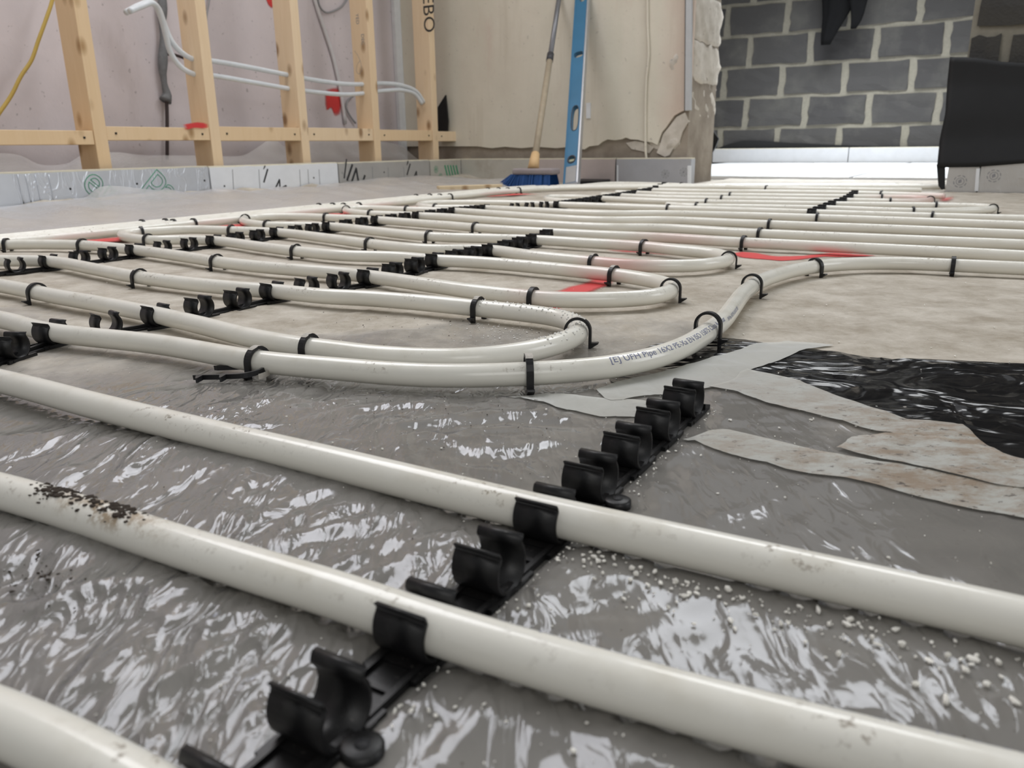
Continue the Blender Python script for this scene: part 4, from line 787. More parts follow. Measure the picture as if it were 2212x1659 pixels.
r3b = crossing([(1112, 446, None, 0), (1208, 442, 'L8', 2), (1254, 436, 'L9', 2), (1298, 429, 'L9', 2), (1337, 423, 'L10', 2), (1371, 417, 'L10', 2), (1404, 411, 'K11', 2), (1435, 399, 'K12', 2)])
r4 = crossing([(1752, 460, 'L8', 0), (1778, 451, 'L9', 1), (1799, 442, 'L9', 1), (1820, 434, 'L10', 1), (1836, 426, 'L10', 1), (1847, 418, 'K11', 1)])
rail('black clip rail through the middle of the floor, ending beside the upper red patch', r2, .0098, False)
rail('long black clip rail where the pipe loops turn back beside the stud wall', r3, .0098, False)
rail('far black clip rail continuing the long one towards the broken wall end', r3b, .0098, False)
rail('short rear black clip rail standing alone on the far pipes by the doorway', r4, .0098, False)
R2PTS += r2 + r3

# ------------------------------------------------------------------ staples
def staple_me(leg, barb_z, name, lift=0.0):
    r, th, yl, zc = .0089, .0021, .0024, .0112 + lift; a = np.radians(np.linspace(180, 0, 17))
    cen_in = [(-r, leg), (-r, zc * .5 + leg * .5)] + [(r * math.cos(q), zc + r * math.sin(q)) for q in a] + [(r, zc * .5 + leg * .5), (r, leg)]
    R = r + th; out = [(-R + .001, leg - .003), (-R, zc * .5 + leg * .5)] + [(R * math.cos(q), zc + R * math.sin(q)) for q in a] + [(R, zc * .5 + leg * .5), (R - .001, leg - .003)]
    n = len(out); v = []
    for y in (-yl, yl): v += [(x, y, z) for x, z in cen_in] + [(x, y, z) for x, z in out]
    f = []
    for i in range(n - 1): f += [(i, i + 1, 2 * n + i + 1, 2 * n + i), (n + i, 3 * n + i, 3 * n + i + 1, n + i + 1), (i, n + i, n + i + 1, i + 1), (2 * n + i, 2 * n + i + 1, 3 * n + i + 1, 3 * n + i)]
    f += [(0, 2 * n, 3 * n, n), (n - 1, 2 * n - 1, 4 * n - 1, 3 * n - 1)]; m = MB(); m.add(v, f)
    for bz in barb_z:
        for s in (-1, 1): m.add([(s * (R - .0004), -yl, bz - .0038), (s * (R + .0058), -yl, bz + .0004), (s * (R + .0054), -yl, bz + .0013), (s * (R - .0004), -yl, bz + .0008), (s * (R - .0004), yl, bz - .0038), (s * (R + .0058), yl, bz + .0004), (s * (R + .0054), yl, bz + .0013), (s * (R - .0004), yl, bz + .0008)], [(0, 1, 2, 3), (7, 6, 5, 4), (0, 4, 5, 1), (1, 5, 6, 2), (2, 6, 7, 3), (3, 7, 4, 0)])
    me = fixn(m.me(name)); me.materials.append(STAPLE); return me
ST_LOW = staple_me(-.005, (.0035,), 'pipe_staple'); ST_TALL = staple_me(-.005, (.0035,), 'pipe_staple', .0025); ST_UP = staple_me(-.005, (.006,), 'pipe_staple', .0060); ST_LOOSE = staple_me(-.016, (.0035, -.0125), 'loose_staple')
SCRAPM = plain('torn_label', (.50, .47, .42), .8, 0, .3, .3, 500)
def scrap_me(lift):
    R, zc = .0113, .0112 + lift; v = []; f = []; A = np.radians(np.linspace(58, 122, 7))
    for i, a in enumerate(A):
        j = random.uniform(-.0004, .0004)
        for y in (-.0025 + j, .0025 + j * 2): v.append((R * math.cos(a), y, zc + R * math.sin(a)))
    f = [(2 * i, 2 * i + 1, 2 * i + 3, 2 * i + 2) for i in range(len(A) - 1)]; me = mesh('label_scrap', v, f); me.materials.append(SCRAPM); return me
def staple(px, py, key, label, me=ST_LOW, scrap=False, group='black pipe staples', yaw=0.0):
    P, i = snap(px, py, key); t = P[min(i + 2, len(P) - 1)] - P[max(i - 2, 0)]
    if key and key.startswith('W') and False: pass
    o = bpy.data.objects.new('pipe_staple', me); COL.objects.link(o); o.location = (P[i][0], P[i][1], 0); o.rotation_euler = (0, 0, math.atan2(t[1], t[0]) - math.pi / 2 + yaw + random.uniform(-.06, .06))
    tag(o, label, 'staple', group)
    if scrap:
        s = link('label_scrap', scrap_me({ST_TALL: .0025, ST_UP: .006}.get(me, 0.0))); s.parent = o; s['label'] = 'torn pale label'
    return o
near_staples = [
 (556, 778, 'P4', 'black staple with torn pale label standing right behind the loose staple', ST_LOW, True), (1148, 808, 'P4', 'upright black staple with one leg exposed at the front of the S bend', ST_TALL, True),
 (1529, 719, 'P4', 'raised black staple arching clear above the printed pipe', ST_UP, False), (1621, 619, 'P4', 'black staple at the steep part of the S bend above raised staple', ST_TALL, False),
 (1760, 577, 'P4', 'black staple at the top of the S bend below the long red streak', ST_LOW, False), (2053, 573, 'P4', 'black staple on the straight end of the S bend pipe', ST_LOW, False),
 (672, 752, 'L5', 'black staple with torn label on the front leg of the wet loop', ST_LOW, True), (1249, 722, 'L5', 'black staple with torn label at the tip of the wet bend', ST_TALL, True),
 (1031, 666, 'L5', 'black staple with torn label on the rear leg of the wet loop', ST_LOW, True), (78, 632, 'L5', 'black staple on the front leg of the wet loop before the middle rail', ST_LOW, False), (298, 600, 'L5', 'black staple beside the tiny printing on the wet loop', ST_LOW, True),
 (1452, 628, 'S6', 'black staple at the tip of the serpentine bend beside the red patch', ST_TALL, False), (1333, 594, 'S6', 'black staple behind the red patch inside the serpentine bend', ST_LOW, True), (1147, 643, 'S6', 'black staple in front of the red patch', ST_LOW, False),
 (471, 566, 'S6', 'black staple between the middle and long clip rails, lower serpentine leg', ST_LOW, True), (180, 530, 'S6', 'black staple on serpentine pipe beyond the two linked empty clips', ST_LOW, False), (-2, 529, 'S6', 'black staple on serpentine pipe beyond the empty clip at the start of the long rail', ST_LOW, False),
 (640, 543, 'S6', 'black staple between the two rails on the second serpentine leg', ST_LOW, True), (1574, 560, 'S6', 'black staple at the tip of the upper serpentine bend beside red streak', ST_LOW, False), (1279, 566, 'S6', 'black staple on the near leg of the upper serpentine bend', ST_LOW, True), (1390, 532, 'S6', 'black staple on the pink-tinted far leg of the upper bend', ST_LOW, False),
 (318, 519, 'S6', 'black staple on the first turn-back beside the stud wall, near leg', ST_LOW, False), (308, 501, 'S6', 'black staple on the first turn-back beside the stud wall, far leg', ST_LOW, False), (500, 498, 'S6', 'black staple just before the linked empty clips of long rail, far leg of first turn-back', ST_LOW, False),
 (800, 527, 'S6', 'black staple between the rails on the third serpentine leg', ST_LOW, False), (928, 511, 'S6', 'black staple between the rails on the fourth serpentine leg', ST_LOW, False), (1028, 492, 'S6', 'black staple between the rails on the fifth serpentine leg', ST_LOW, False),
 (578, 487, 'S6', 'black staple on the second turn-back beside the stud wall, near leg', ST_LOW, False), (533, 473, 'S6', 'black staple at the tip of the second turn-back by the red line', ST_LOW, False), (704, 470, 'S6', 'black staple on the second turn-back beside the stud wall, far leg', ST_LOW, False),
 (800, 462, 'L7', 'black staple on the near leg of the third turn-back by the red line', ST_LOW, False), (748, 453, 'L7', 'black staple at the tip of the third turn-back by the red line', ST_LOW, False), (878, 453, 'L7', 'black staple on the far leg of the third turn-back by the red line', ST_LOW, False), (941, 449, 'L8', 'black staple on the fourth turn-back behind the long rail', ST_LOW, False),
 (1606, 524, 'S6', 'nearest black staple of the slanting row of three on straight pipes', ST_LOW, False), (1639, 505, 'L7', 'middle black staple of the slanting row of three on straight pipes', ST_LOW, False), (1664, 485, 'L7', 'farthest black staple of the slanting row of three on straight pipes', ST_LOW, False), (1767, 471, 'L8', 'black staple just below the end of the short rear rail', ST_LOW, False)]
for s in near_staples: staple(*s[:4], s[4], s[5])
far = [(1443, 450, 'L8', 'far black staple nearest the camera in the row below the broken wall end'), (1503, 446, 'L9', 'far black staple second in the row below the broken wall end'), (1531, 436, 'L9', 'far black staple third in the row below the broken wall end'), (1556, 430, 'L10', 'far black staple fourth in the row below the broken wall end'), (1577, 423, 'L10', 'far black staple fifth and last in the row below the broken wall end'),
       (1978, 458, 'L9', 'far black staple on the loop before the bend near black sheet'), (2014, 468, 'L8', 'far black staple on the straight pipe below the rear red paint'), (2022, 445, 'L9', 'far black staple on the far leg beside the rear red paint'), (2150, 451, 'L9', 'far black staple at the tip of the loop near black sheet'), (2006, 432, 'L10', 'far black staple at the tip of the short loop touching rear red paint'),
       (1905, 427, 'L10', 'far black staple on short loop halfway between rear rail and its bend'), (1922, 435, 'L10', 'far black staple on near leg of the short loop beyond rear rail'), (1905, 419, 'K11', 'far black staple on the pipe nearest the doorway foil'), (1478, 400, 'K12', 'far black staple at the foot of the broken wall end'), (1655, 407, 'K12', 'far black staple on the farthest pipe in the doorway')]
for x, y, k, lab in far: staple(x, y, k, lab, group='far black pipe staples')
ords = ('second', 'third', 'fourth', 'fifth'); sets = [(330, (313, 363, 372, 416)), (760, (690, 722, 743, 777)), (930, (900, 927, 948, 973)), (1080, (1052, 1077, 1096, 1121))]
where = ('closest to the camera', 'below the black slashes on boards', 'below the smeared green print', 'beside the blue broom')
for si, (_, xs) in enumerate(sets):
    for q, x in enumerate(xs):
        key = 'W%d' % (3 - q); P = PIPES[key]; pr = P - np.array([0, 0, CAMH]); px = (pr @ RT) / (pr @ FW) * FPX + W / 2; px[(pr @ FW) < .1] = 1e6
        nt_ = int(np.argmin(np.abs(px[:int(len(P) * .7)] - x))); g = P[nt_]; o = bpy.data.objects.new('pipe_staple', ST_LOW); COL.objects.link(o); o.location = (g[0], g[1], 0); t = P[nt_ + 1] - P[nt_ - 1]; o.rotation_euler = (0, 0, math.atan2(t[1], t[0]) - math.pi / 2)
        tag(o, 'black staple on %s supply pipe, row %s' % (('outermost', 'third', 'second', 'innermost')[q], where[si]), 'staple', 'staples on the supply pipes')
# the loose staple lying on the film
ls = empty('loose_staple', G(512, 803, .006)); tag(ls, 'loose black staple lying on its side on the film before the front pipe', 'staple')
o = link('clip_body', ST_LOOSE); o.parent = ls; a_ = G(440, 803, .006); b_ = G(580, 806, .006); dd = b_ - a_; dd[2] = 0; LLn = np.linalg.norm(dd); dd /= LLn; sc_ = LLn / .0415
pd_ = np.array([-dd[1], dd[0], 0]); M = np.eye(4); M[:3, 0] = (pd_ * 1.12 + np.array([0, 0, .10])) * sc_; M[:3, 1] = (np.array([0, 0, 1.0]) + pd_ * .10) * sc_ * .62; M[:3, 2] = dd * sc_; M[:3, 3] = np.array([0, 0, .0]) - dd * .0038 * sc_
o.matrix_basis = Matrix(M.tolist())
s_ = link('label_scrap', mesh('label_scrap', [np.array([0, 0, 0]) + dd * (.0205 * sc_ - .004 + .0045 * math.cos(a)) + pd_ * (-.0112 * math.sin(a)) * sc_ + np.array([0, 0, z]) for a in np.linspace(.0, 1.2, 6) for z in (-.0018, .0022)], [(2 * i, 2 * i + 1, 2 * i + 3, 2 * i + 2) for i in range(5)]), None, SCRAPM); s_.parent = ls; s_['label'] = 'torn pale label'

# ------------------------------------------------------------------ polythene over the slab
def axis(segs):
    out = []
    for a, b, s in segs: out += list(np.arange(a, b, s))
    return np.array(out + [segs[-1][1]])
ax = axis([(-2.25, -1.0, .022), (-1.0, -.6, .009), (-.6, .75, .0042), (.75, 1.1, .010), (1.1, 2.6, .03)]); cx = axis([(-.35, .02, .02), (.02, .62, .0042), (.62, 1.2, .007), (1.2, 2.0, .014), (2.0, 3.76, .03)])
AA, CC = np.meshgrid(ax, cx, indexing='ij'); X = AA * ND[0] + CC * CD[0]; Y = AA * ND[1] + CC * CD[1]; Z = film_h(X, Y)
nA, nC = AA.shape; v = np.stack([X.ravel(), Y.ravel(), Z.ravel()], 1); idx = np.arange(nA * nC).reshape(nA, nC)
f = np.stack([idx[:-1, :-1].ravel(), idx[1:, :-1].ravel(), idx[1:, 1:].ravel(), idx[:-1, 1:].ravel()], 1)
cm_a = (AA[:-1, :-1] + AA[1:, 1:]).ravel() / 2; cm_c = (CC[:-1, :-1] + CC[1:, 1:]).ravel() / 2
keep = ~((cm_c > BOARD_C - .01) & (cm_a < A_END + .03)) & ~((cm_c > RIGHT_C - .08) & (cm_a > ar[0])) & (cm_a > BOARD_A + .012)
me = bpy.data.meshes.new('polythene_sheet'); ff = f[keep]; me.vertices.add(len(v)); me.vertices.foreach_set('co', v.ravel()); me.loops.add(ff.size); me.loops.foreach_set('vertex_index', ff.ravel()); me.polygons.add(len(ff)); me.polygons.foreach_set('loop_start', np.arange(len(ff)) * 4); me.polygons.foreach_set('use_smooth', np.ones(len(ff), bool)); me.update(calc_edges=True); me.validate()
yy = Y.ravel(); dust = np.clip((CC.ravel() - .36) / .34, 0, 1) * .85 + np.clip((-AA.ravel() - .36) / .2, 0, 1) * .55 * np.clip((CC.ravel() - .16) / .12, 0, 1) + np.clip((AA.ravel() + .12) / .25, 0, 1) * .42 * np.clip((CC.ravel() - .28) / .1, 0, 1) - np.clip((-AA.ravel() - 1.5) / .2, 0, 1) * .28
attr(me, 'dust', np.clip(dust, 0, 1)); attr(me, 'crinkle', crinkle(X.ravel(), Y.ravel())); fs = tag(link('polythene_sheet', me, None, FILM), 'crinkled see-through polythene sheet spread over the whole floor under the pipes', 'plastic sheet')
def patch(name, px, m, label, cat, dz=.0006, step=.007, rnd=True, fade=None, extra=0.0, parent=None, smoothpoly=True):
    P = np.array([G(x, y, 0) for x, y in px])
    if smoothpoly: P = catmull(list(P) + [P[0]], .01)[:-1]
    bm = bmesh.new(); bm.faces.new([bm.verts.new(p) for p in P]); bmesh.ops.triangulate(bm, faces=bm.faces)
    lo, hi = P.min(0), P.max(0); st = max(step, max(hi[:2] - lo[:2]) / 70)
    for k in (0, 1):
        for q in np.arange(lo[k] + st, hi[k], st):
            co = [0, 0, 0]; no = [0, 0, 0]; co[k] = q; no[k] = 1; bmesh.ops.bisect_plane(bm, geom=bm.verts[:] + bm.edges[:] + bm.faces[:], plane_co=co, plane_no=no)
    V = np.array([q.co[:] for q in bm.verts]); h = film_h(V[:, 0], V[:, 1])
    d = np.full(len(V), 9.); P2 = P[:, :2]
    for i in range(len(P2)):
        a, b = P2[i], P2[(i + 1) % len(P2)]; e = b - a; t = np.clip(((V[:, :2] - a) @ e) / (e @ e + 1e-12), 0, 1); d = np.minimum(d, np.hypot(*(V[:, :2] - a - t[:, None] * e).T))
    ex_ = extra * np.maximum(0, perlin(V[:, 0] * 22, V[:, 1] * 34) + .35 * perlin(V[:, 0] * 60, V[:, 1] * 80)) * np.clip(d / .02, 0, 1)
    for q, z in zip(bm.verts, h + dz + ex_): q.co.z = z
    me = bpy.data.meshes.new(name); bm.to_mesh(me); bm.free()
    if sum(q.normal.z * q.area for q in me.polygons) < 0: me.flip_normals()
    if fade: attr(me, 'edge', np.clip(d / fade, 0, 1.1))
    me.polygons.foreach_set('use_smooth', [True] * len(me.polygons)); o = link(name, me, parent, m); return tag(o, label, cat)
DPM = m_black('black_sheet', .007, .15, .06)
t = DPM.node_tree; vv = geo(t, (1.0, 1.6, 1)); nb = noise(t, vv, 10, 2, .5, 1.8); bq = bump(t, nb, 1.0, .016); bs = [q for q in t.nodes if q.type == 'BSDF_PRINCIPLED'][0]; L(t, bq, bs.inputs['Normal'])
patch('black_sheet', [(1395, 757), (1432, 744), (1475, 733), (1520, 729), (1565, 730), (1610, 734), (1657, 741), (1600, 772), (1540, 795), (1480, 812), (1430, 833), (1385, 836), (1330, 830), (1316, 818), (1350, 790)], DPM, 'small patch of black damp-proof sheet under the printed pipe', 'plastic sheet', .0007, extra=.0015)
patch('black_sheet', [(1612, 808), (1660, 785), (1742, 757), (1800, 762), (1900, 773), (2050, 780), (2212, 789), (2480, 800), (2480, 1120), (2330, 1040), (2212, 1000), (2165, 985), (2110, 950), (2076, 928), (1960, 912), (1870, 890), (1785, 850), (1700, 824), (1640, 815)], DPM, 'large patch of shiny black damp-proof sheet between the tape strips', 'plastic sheet', .0007, extra=.003)
patch('tape_strip', [(1288, 847), (1335, 827), (1400, 812), (1460, 798), (1530, 778), (1600, 757), (1655, 741), (1735, 741), (1800, 748), (1742, 760), (1680, 786), (1620, 806), (1575, 832), (1540, 843), (1480, 851), (1400, 866), (1320, 874), (1300, 862)], TAPE, 'translucent tape strip running up behind the near clip rail end', 'tape', .0014, extra=.0006)
patch('tape_strip', [(1530, 842), (1575, 832), (1614, 806), (1700, 824), (1785, 850), (1870, 888), (1960, 912), (2078, 927), (2112, 952), (2165, 986), (2212, 1002), (2330, 1042), (2480, 1120), (2480, 1190), (2330, 1110), (2212, 1056), (2080, 985), (1950, 952), (1830, 922), (1700, 893), (1600, 862)], TAPE, 'long translucent tape strip edging the large black sheet', 'tape', .0018, extra=.0004)
patch('tape_strip', [(1474, 960), (1500, 952), (1540, 939), (1575, 940), (1690, 966), (1830, 995), (2000, 1024), (2212, 1066), (2480, 1125), (2480, 1190), (2212, 1130), (2050, 1092), (1900, 1056), (1760, 1030), (1640, 1006), (1560, 985), (1500, 966)], TAPE, 'muddy tape strip with a pointed torn end nearest the near rail', 'tape', .0013, extra=.0004)
patch('tape_strip', [(1805, 980), (1825, 968), (1838, 952), (1870, 948), (1960, 950), (2080, 960), (2130, 975), (2212, 1010), (2480, 1090), (2480, 1140), (2212, 1070), (2050, 1033), (1900, 1005)], TAPE, 'muddy tape strip with a ragged end overlapping two other strips', 'tape', .0022, extra=.0004)
patch('tape_strip', [(1100, 862), (1180, 852), (1300, 866), (1420, 884), (1425, 905), (1330, 912), (1230, 893), (1150, 880)], TAPE, 'crumpled tape strip below the upright staple', 'tape', .0011, extra=.0012)
# tape gets mud: stain by its own dirt pattern
t = TAPE.node_tree; df = [q for q in t.nodes if q.type == 'BSDF_DIFFUSE'][0]; src = df.inputs[0].links[0].from_socket; v_ = geo(t, (1, 1.8, 1))
far_ = N(t, 'ShaderNodeVectorMath', operation='DISTANCE'); gg = N(t, 'ShaderNodeNewGeometry'); L(t, gg.outputs['Position'], far_.inputs[0]); far_.inputs[1].default_value = tuple(G(2120, 1020, 0)); zn = ramp(t, far_.outputs['Value'], [(.05, 1), (.21, 0)])
mud = math_(t, 'MULTIPLY', ramp(t, noise(t, v_, 30, 6, .75), [(.40, 0), (.60, .85)]), zn); c1 = mixc(t, mud, src, (.30, .20, .11)); spk = math_(t, 'MULTIPLY', ramp(t, noise(t, v_, 150, 4, .7), [(.60, 0), (.66, .9)]), zn); L(t, mixc(t, spk, c1, (.07, .045, .025)), df.inputs[0])
patch('paint_mark', [(1160, 633), (1195, 630), (1215, 622), (1250, 612), (1285, 601), (1322, 602), (1330, 610), (1310, 622), (1285, 633), (1250, 640), (1200, 640)], RED, 'red spray paint patch inside the serpentine bend', 'paint mark', .0008, .005, fade=.012)
patch('paint_mark', [(1135, 657), (1165, 656), (1200, 660), (1222, 668), (1200, 673), (1160, 664)], RED, 'red spray paint smear in front of the serpentine bend', 'paint mark', .0008, .005, fade=.010)
patch('paint_mark', [(1570, 549), (1600, 543), (1635, 545), (1668, 552), (1720, 553), (1760, 548), (1800, 545), (1840, 548), (1900, 552), (1860, 556), (1790, 557), (1740, 563), (1690, 566), (1640, 561), (1600, 558)], RED, 'long red spray paint streak between the S bend and straight pipes', 'paint mark', .0008, .006, fade=.012)
patch('paint_mark', [(1290, 538), (1350, 537), (1420, 541), (1480, 549), (1470, 554), (1400, 549), (1330, 545)], RED, 'faint red spray haze inside the upper serpentine bend', 'paint mark', .0008, .006, fade=.035)
patch('paint_mark', [(2020, 432), (2045, 428), (2054, 417), (2062, 418), (2066, 432), (2058, 438), (2025, 438)], RED, 'red spray paint patch on floor before the narrow grey board', 'paint mark', .004, .012, fade=.03, smoothpoly=False)
la = wa[0] + .027
for (x0, x1, lab) in ((120, 255, 'red painted line along the supply pipes, stretch nearest the camera'), (430, 522, 'red painted line along the supply pipes, second stretch'), (612, 726, 'red painted line along the supply pipes, third stretch'), (760, 868, 'red painted line along the supply pipes, fourth stretch'), (1050, 1112, 'red painted line along the supply pipes, stretch before the broom')):
    cs2 = []
    for x in (x0, x1):
        c_ = np.linspace(-.5, 3.0, 1500); p_ = ND[None] * la + CD[None] * c_[:, None]; q_ = np.c_[p_, np.full(1500, -CAMH)]; px_ = (q_ @ RT) / (q_ @ FW) * FPX + W / 2; px_[(q_ @ FW) < .1] = -1e6; cs2.append(c_[np.argmin(np.abs(px_ - x))])
    n_ = 24; cc_ = np.linspace(*sorted(cs2), n_); vtx = []; ed = []
    for i, c_ in enumerate(cc_):
        wd = .018 + .085 * i / (n_ - 1)
        for da in (-.008, wd * .4, wd): q = RM(la + da, c_); vtx.append([q[0], q[1], float(film_h(q[0], q[1])) + .0045]); ed.append((.45 if da < 0 else (1.15 if da < wd else .25)) * min(1, i / 3 + .3, (n_ - 1 - i) / 1.5 + .5))
    fc_ = [(3 * i + k, 3 * i + k + 1, 3 * i + 4 + k, 3 * i + 3 + k) for i in range(n_ - 1) for k in (0, 1)]; me = mesh('paint_line', vtx, fc_, True); attr(me, 'edge', ed); tag(link('paint_line', me, None, RED), lab, 'paint mark')
# loose polythene hung along the boards
def drape(label, tops, bots, folds=.012, nrow=12, seed=0):
    T_ = catmull(tops, .015); B_ = np.stack([np.interp(np.linspace(0, 1, len(T_)), np.linspace(0, 1, len(bots)), np.array(bots)[:, k]) for k in range(3)], 1); v = []
    for i in range(len(T_)):
        for k in range(nrow + 1):
            s = k / nrow; p = T_[i] * (1 - s) + B_[i] * s; p = p + np.array([0, 0, -.35 * max(0, abs(T_[i][2] - B_[i][2]) - .03) * math.sin(math.pi * s) * .5])
            w = folds * math.sin(math.pi * min(1, s * 1.1 + .12)); a_ = i * .015
            n1 = 1 - abs(float(perlin(np.array([a_ * 4.2 + seed + s * .8]), np.array([s * 1.4 + seed]))[0])); n2 = float(perlin(np.array([a_ * 13 + seed]), np.array([s * 3 + 4]))[0])
            v.append(p + np.array([0, 0, w * (n1 * n1 * 1.0 + .35 * n2)]) + EA * w * .4 * n2)
    n = len(T_); f = [(i * (nrow + 1) + k, (i + 1) * (nrow + 1) + k, (i + 1) * (nrow + 1) + k + 1, i * (nrow + 1) + k + 1) for i in range(n - 1) for k in range(nrow)]
    me = mesh('polythene_drape', v, f, True)
    if sum((q.normal @ Vector(EA - EC * .3 + EZ)) * q.area for q in me.polygons) < 0: me.flip_normals()
    return tag(link('polythene_drape', me, None, DRAPE), label, 'plastic sheet')
tp1 = [PN(x, y, BOARD_A + .006) for x, y in [(-260, 455), (-100, 456), (0, 453), (61, 446), (110, 447), (158, 437), (188, 428), (217, 408), (245, 404), (271, 405), (339, 412), (398, 419), (452, 424), (497, 428)]]
c0_, c1_ = cof(-260), cof(497)
drape('loose polythene sheet drooping over the foot of the green lettered board', tp1, [RM(BOARD_A + .16 + .03 * math.sin(q * 2.2), c0_ + (c1_ - c0_) * q / 9, .006) for q in range(10)], .016)
tp2 = [PN(x, y, BOARD_A + .004) for x, y in [(800, 415), (850, 410), (880, 404), (940, 401), (1000, 396), (1045, 392)]]
drape('loose polythene bunched below the grey lettered board', tp2, [RM(BOARD_A + .20 + .03 * math.sin(q * 1.7), cof(800) + (cof(1045) - cof(800)) * q / 6, .006) for q in range(7)], .016, seed=5)
tp3 = [RM(BOARD_A + .015, c_, .016 + .012 * abs(math.sin(c_ * 3))) for c_ in np.linspace(.8, 3.12, 12)]
drape('whitish loose polythene layer lying between the supply pipes and the boards', tp3, [RM(wa[0] - .16 + .035 * math.sin(c_ * 3.1), c_, .007) for c_ in np.linspace(.8, 3.0, 18)], .022, 16, seed=14)
PA = PINK_A + .06
ptop = [PN(x, y, PA) for x, y in [(-200, 330), (0, 334), (45, 338), (84, 356), (120, 358), (150, 352), (174, 338), (241, 331), (294, 336), (360, 338), (425, 336), (482, 340), (528, 336), (555, 322), (582, 304), (600, 308), (615, 318), (640, 308), (669, 301), (740, 299), (800, 306), (850, 312), (870, 318)]]
cb0, cb1 = float(ptop[0][:2] @ CD), float(ptop[-1][:2] @ CD)
drape('loose polythene sheet hanging behind the studs against the pink wall', ptop, [RM(STUD_A - .10, cb0 - .1 + (cb1 - cb0 + .1) * q / 9, .07) for q in range(10)], .012, seed=9)

# ------------------------------------------------------------------ crumbs, soil and drops
def bits(name, pts, m, label, cat, flat=(.5, 1.0)):
    mb = MB(); ico = bmesh.new(); bmesh.ops.create_icosphere(ico, subdivisions=1, radius=1); V = np.array([q.co[:] for q in ico.verts]); F = [tuple(q.index for q in g.verts) for g in ico.faces]; ico.free()
    for (x, y, r) in pts:
        r = r * .62
        a = random.uniform(0, 6.28); c, s = math.cos(a), math.sin(a); sx, sy, sz = r * random.uniform(.6, 1.6), r * random.uniform(.5, 1.0), r * random.uniform(*flat); W_ = V * (1 + .28 * RNG.uniform(-1, 1, (len(V), 1)))
        q = np.stack([W_[:, 0] * sx * c - W_[:, 1] * sy * s, W_[:, 0] * sx * s + W_[:, 1] * sy * c, W_[:, 2] * sz], 1); z = float(film_h(np.array([x]), np.array([y]))[0]); mb.add(q + np.array([x, y, z + sz * .7 + .0004]), F)
    return tag(link(name, mb.me(name, False), None, m), label, cat, kind='stuff')
def cloud(px, py, sx, sy, n, r0, r1): # cluster round a sight line; sx, sy in metres along room axes
    g = G(px, py, 0); out = []
    for _ in range(n):
        p = g[:2] + ND * random.gauss(0, sx) + CD * random.gauss(0, sy); out.append((p[0], p[1], r0 + (r1 - r0) * random.random() ** 2.6))
    return out
cr = []
for i in np.arange(-1.4, 7.6, .25):
    q = r1(i) + R1P * .0145; cr += [(q[0] + random.gauss(0, .0022), q[1] + random.gauss(0, .003), random.uniform(.0004, .0013)) for _ in range(3)]
cr += cloud(1255, 1205, .007, .008, 46, .0006, .0017) + cloud(1180, 1195, .006, .006, 18, .0005, .0014) + cloud(1100, 1290, .01, .008, 22, .0006, .0018)
P3 = PIPES['P3']; q0 = snap(1330, 1150, 'P3')[1]; q1 = snap(2400, 1400, 'P3')[1]
for _ in range(240):
    p = P3[random.randint(q0, q1)] + np.r_[ND, 0] * random.uniform(-.006, .006) - np.r_[CD, 0] * (.0105 + abs(random.gauss(0, .011))); cr.append((p[0], p[1], .0005 + .0019 * random.random() ** 3))
P2 = PIPES['P2']; q0 = snap(900, 1340, 'P2')[1]; q1 = snap(2300, 1720, 'P2')[1]
for _ in range(46):
    p = P2[random.randint(q0, q1)] + np.r_[ND, 0] * random.uniform(-.006, .006) - np.r_[CD, 0] * (.0105 + abs(random.gauss(0, .012))); cr.append((p[0], p[1], .0004 + .0014 * random.random() ** 3))
cr += cloud(1700, 1300, .14, .05, 120, .0003, .0011) + cloud(1650, 1000, .18, .06, 130, .0004, .0013) + cloud(900, 930, .2, .06, 160, .0003, .0010) + cloud(1350, 850, .08, .03, 45, .0005, .0016) + cloud(1900, 870, .12, .05, 34, .0006, .002) + cloud(1200, 640, .25, .2, 240, .0004, .0014) + cloud(1750, 720, .2, .15, 90, .0005, .0016) + cloud(420, 1500, .06, .04, 22, .0004, .0010) + cloud(1060, 1590, .03, .01, 8, .0008, .0017) + cloud(1500, 480, .6, .25, 200, .0006, .002)
bits('plaster_crumbs', cr, CRUMB, 'white plaster crumbs scattered over the film beside pipes and near rail', 'debris')
sl = cloud(60, 1260, .018, .006, 60, .0003, .0012) + cloud(115, 1268, .004, .003, 14, .0005, .0016) + cloud(960, 905, .05, .02, 150, .0002, .0008) + cloud(900, 700, .06, .03, 60, .0004, .0011) + cloud(1080, 680, .03, .02, 20, .0004, .001) + cloud(900, 900, .3, .15, 120, .0002, .0008)
bits('soil_crumbs', sl, SOIL, 'dark soil crumbs scattered on the film behind the front pipes', 'debris', (.3, .8))
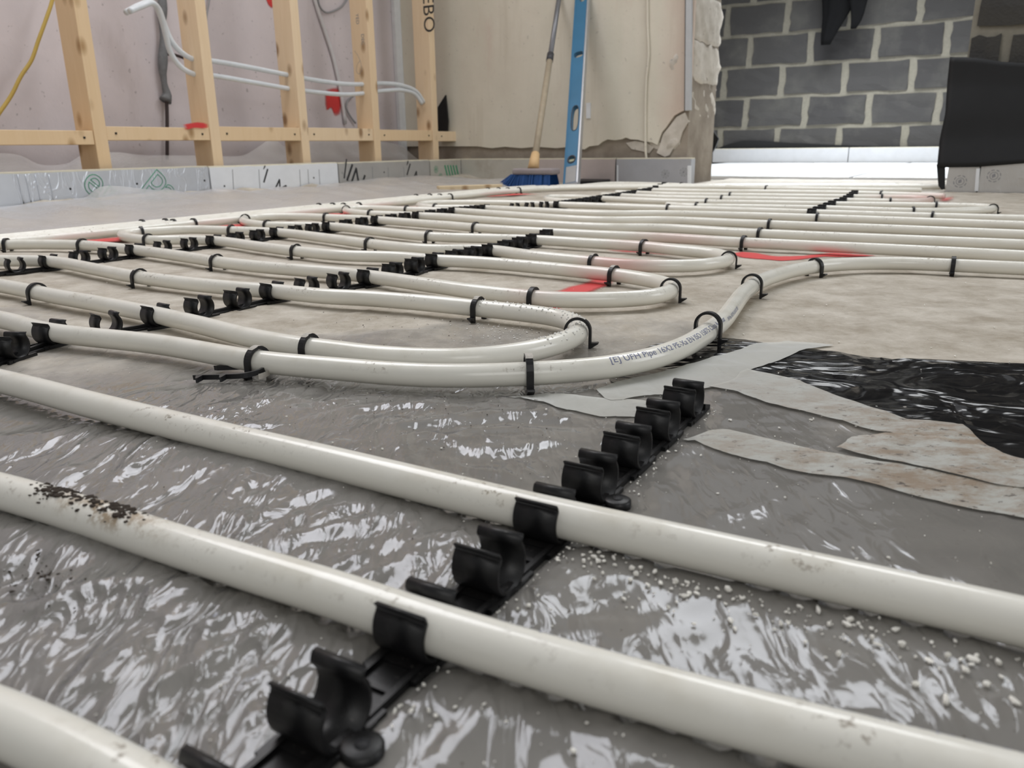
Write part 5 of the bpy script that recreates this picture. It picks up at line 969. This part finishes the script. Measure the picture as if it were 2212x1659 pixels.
# soil smeared on top of the front pipe
mb = []; i0, i1 = snap(90, 1075, 'P2')[1], snap(330, 1150, 'P2')[1]; ico = bmesh.new(); bmesh.ops.create_icosphere(ico, subdivisions=1, radius=1); Vi = np.array([q.co[:] for q in ico.verts]); Fi = [tuple(q.index for q in g.verts) for g in ico.faces]; ico.free(); MBs = MB()
for _ in range(260):
    k = int(min(i1, max(i0, random.gauss(i0 + (i1 - i0) * random.choice([.16, .22, .3, .5, .7, .85]), (i1 - i0) * .06)))); c = P2[k] + (P2[min(k + 1, len(P2) - 1)] - P2[k]) * random.random(); a = math.radians(random.gauss(92, 20)); tt = P2[min(k + 1, len(P2) - 1)] - P2[k]; tt /= np.linalg.norm(tt); sd = np.array([tt[1], -tt[0], 0])
    r = random.uniform(.00025, .0009) * (2.0 if random.random() < .12 else 1); q = c + .0081 * (math.cos(a) * sd + np.array([0, 0, math.sin(a)])); MBs.add(q + Vi * (1 + .3 * RNG.uniform(-1, 1, (len(Vi), 1))) * np.array([r * 1.4, r * 1.1, r * .55]), Fi)
o = link('soil_smear', MBs.me('soil_smear'), None, SOIL); o.parent = POBJ['P2']; o['kind'] = 'stuff'
# drops on and inside the wet loop
DROP, t, out_ = nt('water_drop'); bsdf(t, out_, (.72, .71, .67), .05, 0, .8)
dp = [q for q in cloud(1120, 722, .035, .022, 260, .0006, .0016)]
bits('water_drops', dp, DROP, 'water drops beaded on the film inside the wet bend', 'water', (.3, .5))
MBd = MB(); Pw = PIPES['L5']; i0, i1 = snap(1160, 757, 'L5')[1], snap(1040, 667, 'L5')[1]
for _ in range(200):
    k = random.randint(min(i0, i1), max(i0, i1)); tt = Pw[min(k + 1, len(Pw) - 1)] - Pw[k]; tt /= np.linalg.norm(tt); sd = np.array([tt[1], -tt[0], 0]); a = math.radians(random.uniform(25, 155)); r = random.uniform(.0004, .0011); MBd.add(Pw[k] + .0081 * (math.cos(a) * sd + np.array([0, 0, math.sin(a)])) + Vi * r, Fi)
o = link('water_drops', MBd.me('water_drops', True), None, DROP); o.parent = POBJ['L5']; o['kind'] = 'stuff'
